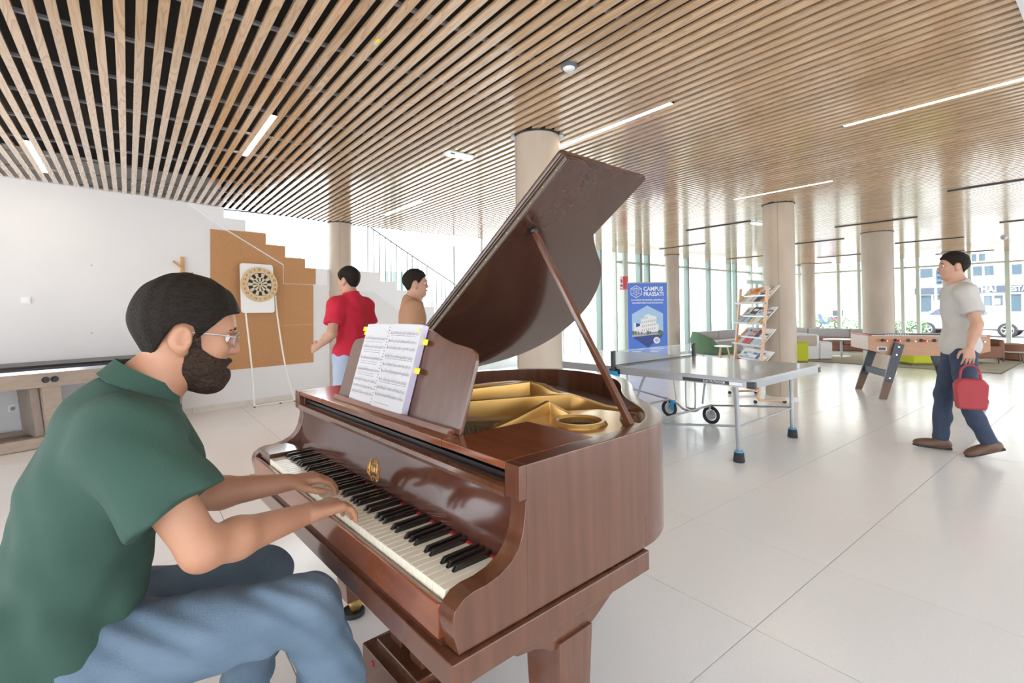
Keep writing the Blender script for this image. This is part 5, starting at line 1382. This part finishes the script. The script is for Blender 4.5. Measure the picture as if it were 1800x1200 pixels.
def hand_prims(w, d, n, s, curl=(.35, .6, .4), spread=.10, sc=1.0):
    w, d, n, s = V3(w), unit(d), V3(n), V3(s)
    n = unit(n-d*(n @ d)); s = unit(np.cross(n, d)*np.sign(np.dot(np.cross(n, d), s)))
    P = []; lens = (.070, .078, .073, .058)
    for i, o in enumerate((.031, .010, -.011, -.031)):
        m0 = w+d*(.090-.004*abs(i-1))*sc+s*o*sc
        P.append(capsule(w+d*.012+s*o*.55, m0, .0145*sc, .0125*sc, .014))
    for i, o in enumerate((.031, .010, -.011, -.031)):
        m0 = w+d*(.090-.004*abs(i-1))*sc+s*o*sc
        a = 0; p = m0; fd = unit(d+s*spread*(1.5-i))
        for j, (fr, r) in enumerate(((.46, .0092), (.30, .0084), (.24, .0076))):
            a += curl[j]; q = p+(fd*math.cos(a)-n*math.sin(a))*lens[i]*fr*1.1*sc
            P.append(capsule(p, q, r*sc, r*.93*sc, .004)); p = q
    t0 = w+d*.022+s*.022; t1 = t0+(d*.55+s*.75-n*.25)*.046*sc; t2 = t1+(d*.9+s*.25-n*.3)*.034*sc; t3 = t2+(d*.95-n*.25)*.026*sc
    P += [capsule(t0, t1, .016*sc, .0125*sc, .012), capsule(t1, t2, .0115*sc, .0105*sc, .004), capsule(t2, t3, .0100*sc, .009*sc, .004)]
    return P
def folds(amp, f=(38, 31, 44), seed=0):
    def g(P):
        x, y, z = P.T
        return amp*(np.sin(x*f[0]+2.1*np.sin(z*19+seed)+seed)*np.sin(y*f[1]+1.7*np.sin(x*23+seed))+.7*np.sin(z*f[2]+1.9*np.sin(y*21+x*17)+seed*2))
    return g
def shoe(t, ank, dirv, m, nm='shoe', L=.27):
    d = unit((dirv[0], dirv[1], 0)); u = Vector((0, 0, 1)); a = V3(ank)
    tz = dirv[2] if len(dirv) > 2 else 0
    d3 = unit((d[0], d[1], tz)); sd = np.cross((0, 0, 1), d3); up3 = np.cross(d3, sd)
    R = np.stack([d3, sd, up3], 1); h0 = a-up3*.085
    P = [ellip(h0+d3*(-.03)+up3*.045, (.055, .037, .05), R, .03), ellip(h0+d3*.06+up3*.04, (.10, .043, .045), R, .04), ellip(h0+d3*.14+up3*.033, (.065, .046, .034), R, .03), capsule(h0+up3*.06, a+up3*.01, .045, .042, .03)]
    def clip(Q): return -((Q-h0) @ up3)
    o = sdf_mesh(nm, P, .009, m, t, clip)
    sole = [Vector(h0+d3*x+sd*y) for x, y in [(-.088, -.02), (-.08, .03), (.02, .034), (.10, .046), (.165, .038), (.205, .0), (.165, -.038), (.10, -.046), (.02, -.034), (-.08, -.03)]]
    MB().prism(sole, Vector(up3*.018)).build('sole', 'rubber', o, world=True, bevel=.004)
    return o

def sit_pianist():
    t = thing('person', 'seated bearded man with glasses in green polo and blue jeans playing the piano', 'person', (-.1, 1.45, 0))
    HC, HR = (.110, 1.395, 1.294), rotz(-.06) @ roty(.20) @ rotx(.04)
    sR, sL = V3((.005, 1.225, 1.075)), V3((.02, 1.60, 1.08)); eR, eL = V3((.115, 1.145, .865)), V3((.15, 1.70, .80))
    wR, wL = V3((.352, 1.295, .825)), V3((.385, 1.625, .808))
    torso = [ellip((-.115, 1.45, .62), (.125, .170, .13), None, .05), ellip((-.085, 1.45, .78), (.118, .155, .17), roty(.10), .06), ellip((-.045, 1.43, .95), (.125, .172, .17), roty(.32), .06),
             ellip((-.015, 1.415, 1.065), (.10, .165, .09), roty(.35), .06), capsule((-.005, 1.27, 1.085), (.005, 1.56, 1.09), .066, .066, .05), capsule((.0, 1.412, 1.10), (.03, 1.405, 1.17), .085, .06, .05)]
    neck = [capsule((.014, 1.41, 1.10), (.086, 1.398, 1.245), .062, .055, .03)]
    arms = [capsule(sR, eR, .053, .038, .03), capsule(eR, eR*.72+wR*.28, .038, .041, .02), capsule(eR*.72+wR*.28, wR, .041, .026, .02),
            capsule(sL, eL, .055, .043, .03), capsule(eL, eL*.72+wL*.28, .043, .045, .02), capsule(eL*.72+wL*.28, wL, .045, .027, .02)]
    hands = hand_prims(wR, (.175, .05, -.005), (0.05, 0, 1), (.2, .9, .0), (.45, .55, .35))+hand_prims(wL, (.175, -.02, -.0), (.05, 0, 1), (.2, -.9, 0), (.40, .55, .35))
    hipR, hipL = V3((-.09, 1.365, .605)), V3((-.09, 1.535, .60)); kR, kL = V3((.352, 1.285, .598)), V3((.322, 1.625, .548)); aR, aL = V3((.50, 1.30, .105)), V3((.25, 1.64, .105))
    legs = [capsule(hipR, kR, .085, .058, .04), capsule(kR, kR*.7+aR*.3, .056, .056, .02), capsule(kR*.7+aR*.3, aR, .056, .038, .02), capsule(hipL, kL, .085, .058, .04), capsule(kL, kL*.7+aL*.3, .056, .056, .02), capsule(kL*.7+aL*.3, aL, .056, .038, .02)]
    sdf_mesh('body', torso+neck+head_prims(HC, HR)+arms+hands+legs, .0048, 'skin', t)
    hp = head_prims(HC, HR)
    rnd = folds(.0018, (120, 95, 60), 1.3)
    sdf_mesh('hair', hp[:2], .005, 'hair', t, hair_clip(HC, HR), rnd, .014)
    Cn = V3(HC)
    def beard_clip(P):
        q = (P-Cn) @ HR
        lim = np.interp(q[:, 0], [.002, .016, .026, .036, .055, .075, .12], [-.030, .0, .0, -.034, -.046, -.052, -.058])
        mouth = .011-np.sqrt((q[:, 2]+.071)**2*1.6+(np.maximum(np.abs(q[:, 1])-.018, 0))**2)
        mouth = np.where(q[:, 0] > .07, mouth, -1)
        return np.maximum(np.maximum(q[:, 2]-lim, np.where(np.abs(q[:, 1]) < .09, .004-q[:, 0]*.8, 1)), mouth)
    sdf_mesh('beard', [p for p in hp[:4]]+[ellip(Cn+HR @ V3((.070, 0, -.108)), (.028, .034, .026), HR, .02), capsule(Cn+HR @ V3((.088, -.022, -.056)), Cn+HR @ V3((.088, .022, -.056)), .009, .009, .01)], .0048, 'beard', t, beard_clip, folds(.0012, (180, 150, 170), 2), .0085)
    face_bits(t, HC, HR, glasses=True)
    # polo shirt
    shirt = [ellip((-.118, 1.45, .63), (.140, .185, .14), None, .06)]+torso[1:]
    sl = [capsule(sR+V3((-.005, .01, .0)), sR*.40+eR*.60, .070, .078, .045, .96), capsule(sL+V3((-.005, -.01, 0)), sL*.40+eL*.60, .070, .074, .045, .96)]
    hn = unit((1, 0, -.42))
    def shirt_clip(P):
        c1 = (P-V3((.045, 1.4, .735))) @ hn
        c1 = np.where(P[:, 2] < .80, c1, -1)
        c1 = np.maximum(c1, .50-P[:, 2])
        nk = (P-V3((.018, 1.41, 1.165))) @ unit((.45, 0, 1))
        return np.maximum(c1, nk)
    fd = folds(.0042, (34, 26, 40), .7)
    def fd2(P):
        x, y, z = P.T
        return fd(P)+.0055*np.sin((x*1.2+z)*52+3*np.sin(y*14+z*6))*np.clip((.95-z)*4, 0, 1)
    sh = sdf_mesh('polo_shirt', shirt+sl, .0062, 'polo', t, shirt_clip, fd2, .012)
    # collar
    cm = MB(); N = 40; vs = []
    cc = Vector((.022, 1.411, 1.165)); Rc = Matrix.Rotation(.42, 3, 'Y')
    for k in range(N+1):
        a = deg(28)+(2*PI-deg(56))*k/N
        for r_, z in ((.074, -.012), (.070, .026), (.074, .034), (.090, -.002), (.092, -.006), (.080, -.014)):
            w = 1+.06*math.cos(a); vs.append(cc+Rc @ Vector((r_*math.cos(a)*w, r_*math.sin(a)*1.06, z-.01*math.cos(a))))
    fs = [(6*i+k, 6*i+6+k, 6*i+6+(k+1) % 6, 6*i+(k+1) % 6) for i in range(N) for k in range(6)]+[tuple(range(6)), tuple(6*N+k for k in range(6))]
    cm.add(vs, fs).build('collar', 'polo', sh, world=True, ang=50)
    # jeans
    jl = [ellip((-.11, 1.45, .625), (.125, .172, .115), None, .05)]+[capsule(hipR, kR, .098, .066, .05), capsule(kR, kR*.6+aR*.4, .064, .066, .03), capsule(kR*.6+aR*.4, aR, .066, .056, .03, .97), capsule(hipL, kL, .098, .066, .05), capsule(kL, kL*.6+aL*.4, .064, .066, .03), capsule(kL*.6+aL*.4, aL, .066, .056, .03, .97)]
    def jd(P):
        x, y, z = P.T
        return .0030*np.sin((x*.9+z*1.3)*58+2.5*np.sin(y*24+x*9))*np.clip(1.15-abs(x-.1)*1.2, .25, 1)+.002*np.sin(x*95+z*70+3*np.sin(y*30))
    jn = sdf_mesh('jeans', jl, .0062, 'denim', t, None, jd, .006)
    shoe(t, aR, (1, .05, 0), 'brownshoe'); shoe(t, aL, (1, .1, 0), 'brownshoe')
sit_pianist()
t = thing('piano_bench', 'dark wooden piano bench under the man in the green polo', 'bench', (-.13, 1.45, 0))
MB().box(-.17, .17, -.38, .38, .44, .495).build('seat_pad', 'black', t, bevel=.015)
MB().box(-.165, .165, -.375, .375, .38, .44).build('seat_frame', 'mahog', t, bevel=.004)
for x in (-.14, .14):
    for y in (-.34, .34): MB().cyl((x, y, .39), (x, y, .001), .024, .018, 12).build('leg', 'mahog', t)

def stand(label, loc, rz, S=1.0, top='redshirt', bottom='paledenim', shoes='greyshoe', skin='skin2', pose=None, head=(0, 0, 0), lean=0, res=.010, bag=False, polo=True):
    t = thing('person', label, 'person', loc, rz)
    Rw = rotz(rz); O = V3(loc)
    W = lambda p: O+Rw @ (V3(p)*S)
    J = dict(hipR=(0, -.09, .92), hipL=(0, .09, .92), kR=(.02, -.10, .50), kL=(.02, .10, .50), aR=(-.02, -.10, .09), aL=(-.02, .10, .09), sR=(0, -.172, 1.39), sL=(0, .172, 1.39),
             eR=(-.03, -.25, 1.14), eL=(-.03, .25, 1.14), wR=(.06, -.27, .89), wL=(.06, .27, .89), hdR=(.10, 0, -1), hdL=(.10, 0, -1), fR=(1, -.15, 0), fL=(1, .15, 0))
    J.update(pose or {})
    j = {k: W(v) for k, v in J.items() if k[:2] not in ('hd', 'fR', 'fL')}
    D = {k: Rw @ V3(J[k]) for k in ('hdR', 'hdL', 'fR', 'fL')}
    HC = W((.03+lean, 0, 1.635)); HR = Rw @ rotz(head[0]) @ roty(head[1])
    q = lambda r: tuple(np.array(r)*S)
    torso = [ellip(W((0, 0, .96)), q((.105, .155, .12)), Rw, .05), ellip(W((.0, 0, 1.12)), q((.098, .135, .15)), Rw, .06), ellip(W((.0, 0, 1.30)), q((.112, .165, .17)), Rw, .06), capsule(j['sR'], W((0, 0, 1.455)), .060, .062, .04), capsule(j['sL'], W((0, 0, 1.455)), .060, .062, .04), capsule(W((0, 0, 1.42)), W((.01, 0, 1.50)), .075, .058, .05)]
    neck = [capsule(W((0, 0, 1.44)), W((.02+lean*.8, 0, 1.57)), .058, .053, .03)]
    limbs = []
    for s in 'RL':
        e, w, sh_ = j['e'+s], j['w'+s], j['s'+s]
        limbs += [capsule(sh_, e, .052, .041, .03), capsule(e, e*.7+w*.3, .041, .043, .02), capsule(e*.7+w*.3, w, .043, .026, .02)]
        k, a, hp_ = j['k'+s], j['a'+s], j['hip'+s]
        limbs += [capsule(hp_, k, .085, .056, .04), capsule(k, k*.7+a*.3, .054, .056, .02), capsule(k*.7+a*.3, a, .056, .038, .02)]
    hands = []
    for s, sg in (('R', 1), ('L', -1)):
        hands += hand_prims(j['w'+s], D['hd'+s], Rw @ V3((0, -sg*.95, .2)), Rw @ V3((1, 0, .2)), (.25, .35, .25), .08)
    hp = head_prims(HC, HR)
    sdf_mesh('body', torso+neck+hp+limbs+hands, min(res, .0075), skin, t)
    sdf_mesh('hair', hp[:2], .0075, 'hair', t, hair_clip(HC, HR), folds(.0018, (120, 95, 60), 1.3), .013)
    face_bits(t, HC, HR)
    sl = [capsule(j['sR'], j['sR']*.35+j['eR']*.65, .066, .068, .045, .95), capsule(j['sL'], j['sL']*.35+j['eL']*.65, .066, .068, .045, .95)]
    zh = O[2]+.86*S; zn = O[2]+1.500*S
    fwd_ = Rw @ V3((1, 0, 0))
    def clip(P):
        rr_ = np.linalg.norm((P-O)[:, :2], axis=1)
        return np.maximum(zh-P[:, 2], np.where(rr_ < .12*S, (P[:, 2]-zn)+((P-O) @ fwd_)*.45, -1))
    sh = sdf_mesh('shirt', torso+[ellip(W((0, 0, .95)), q((.118, .170, .14)), Rw, .05)]+sl, res, top, t, clip, folds(.0035, (34, 26, 40), loc[0]), .013)
    if polo:
        cm = MB(); vs = []; N = 28; cc = Vector(W((.005, 0, 1.485)))
        for k in range(N+1):
            a = deg(25)+(2*PI-deg(50))*k/N
            for r_, z in ((.070, -.015), (.068, .026), (.073, .030), (.086, -.012)):
                vs.append(cc+Vector(Rw @ V3((r_*math.cos(a), r_*math.sin(a)*1.05, z-.018*math.cos(a)))))
        fs = [(4*i+k, 4*i+4+k, 4*i+4+(k+1) % 4, 4*i+(k+1) % 4) for i in range(N) for k in range(4)]+[tuple(range(4)), tuple(4*N+k for k in range(4))]
        cm.add(vs, fs).build('collar', top, sh, world=True, ang=50)
    jl = [ellip(W((0, 0, .95)), q((.108, .158, .10)), Rw, .05)]
    for s in 'RL':
        k, a, hp_ = j['k'+s], j['a'+s], j['hip'+s]
        jl += [capsule(hp_, k, .094, .066, .05), capsule(k, k*.5+a*.5, .066, .062, .03), capsule(k*.5+a*.5, a, .062, .056, .03, .98)]
    sdf_mesh('trousers', jl, res, bottom, t, None, folds(.003, (40, 36, 50), 2.2), .005)
    shoe(t, j['aR'], D['fR'], shoes); shoe(t, j['aL'], D['fL'], shoes)
    return t
stand('man in a red polo and pale jeans seen from behind by the stair column', (1.62, 4.47, 0), math.radians(112), 1.0, pose=dict(eL=(-.06, .27, 1.15), wL=(.16, .24, 1.03), hdL=(1, -.15, -.25), eR=(.0, -.25, 1.14), wR=(.16, -.20, 1.0), hdR=(1, .3, -.1), aR=(-.10, -.10, .09), kR=(-.02, -.10, .50)), head=(.12, .05, 0))
stand('dark-haired person in a brown shirt half hidden behind the raised score', (2.02, 4.03, 0), math.radians(-22), .975, top='brownshirt', bottom='darkdenim', shoes='brownshoe', polo=False)
w4 = stand('walking man in a pale grey shirt and dark jeans by the table football', (5.92, .98, 0), math.radians(116), 1.04, top='greyshirt', bottom='darkdenim', shoes='brownshoe',
      pose=dict(hipR=(0, -.085, .91), hipL=(0, .085, .91), kR=(.09, -.09, .50), aR=(.12, -.09, .09), kL=(.0, .09, .49), aL=(-.15, .09, .13), fL=(1, .05, -.35), fR=(1, -.1, .03), eL=(-.04, .25, 1.13), wL=(.02, .28, .94), hdL=(.1, .05, -1), eR=(-.10, -.24, 1.13), wR=(-.08, -.25, .87), hdR=(.15, 0, -1)), polo=False)
t = thing('shoulder_bag', 'small dark red bag held at the side of the walking man', 'bag', tuple(Vector((5.92, .98, 0))+Vector(rotz(math.radians(116)) @ V3((.03, .315, .585)))), math.radians(116))
MB().prism([(-.10, -.04, -.13), (.10, -.04, -.13), (.115, -.04, .08), (.08, -.04, .13), (-.08, -.04, .13), (-.115, -.04, .08)], (0, .08, 0)).build('bag_body', 'redbag', t, bevel=.025, seg=3)
MB().tube(crom([(-.07, 0, .12), (-.055, 0, .21), (0, 0, .245), (.055, 0, .21), (.07, 0, .12)], 4), .009, 8).build('handle', 'redbag', t)
MB().box(-.075, .075, -.05, -.039, -.09, .02).build('front_pocket', 'redbag', t, bevel=.01)
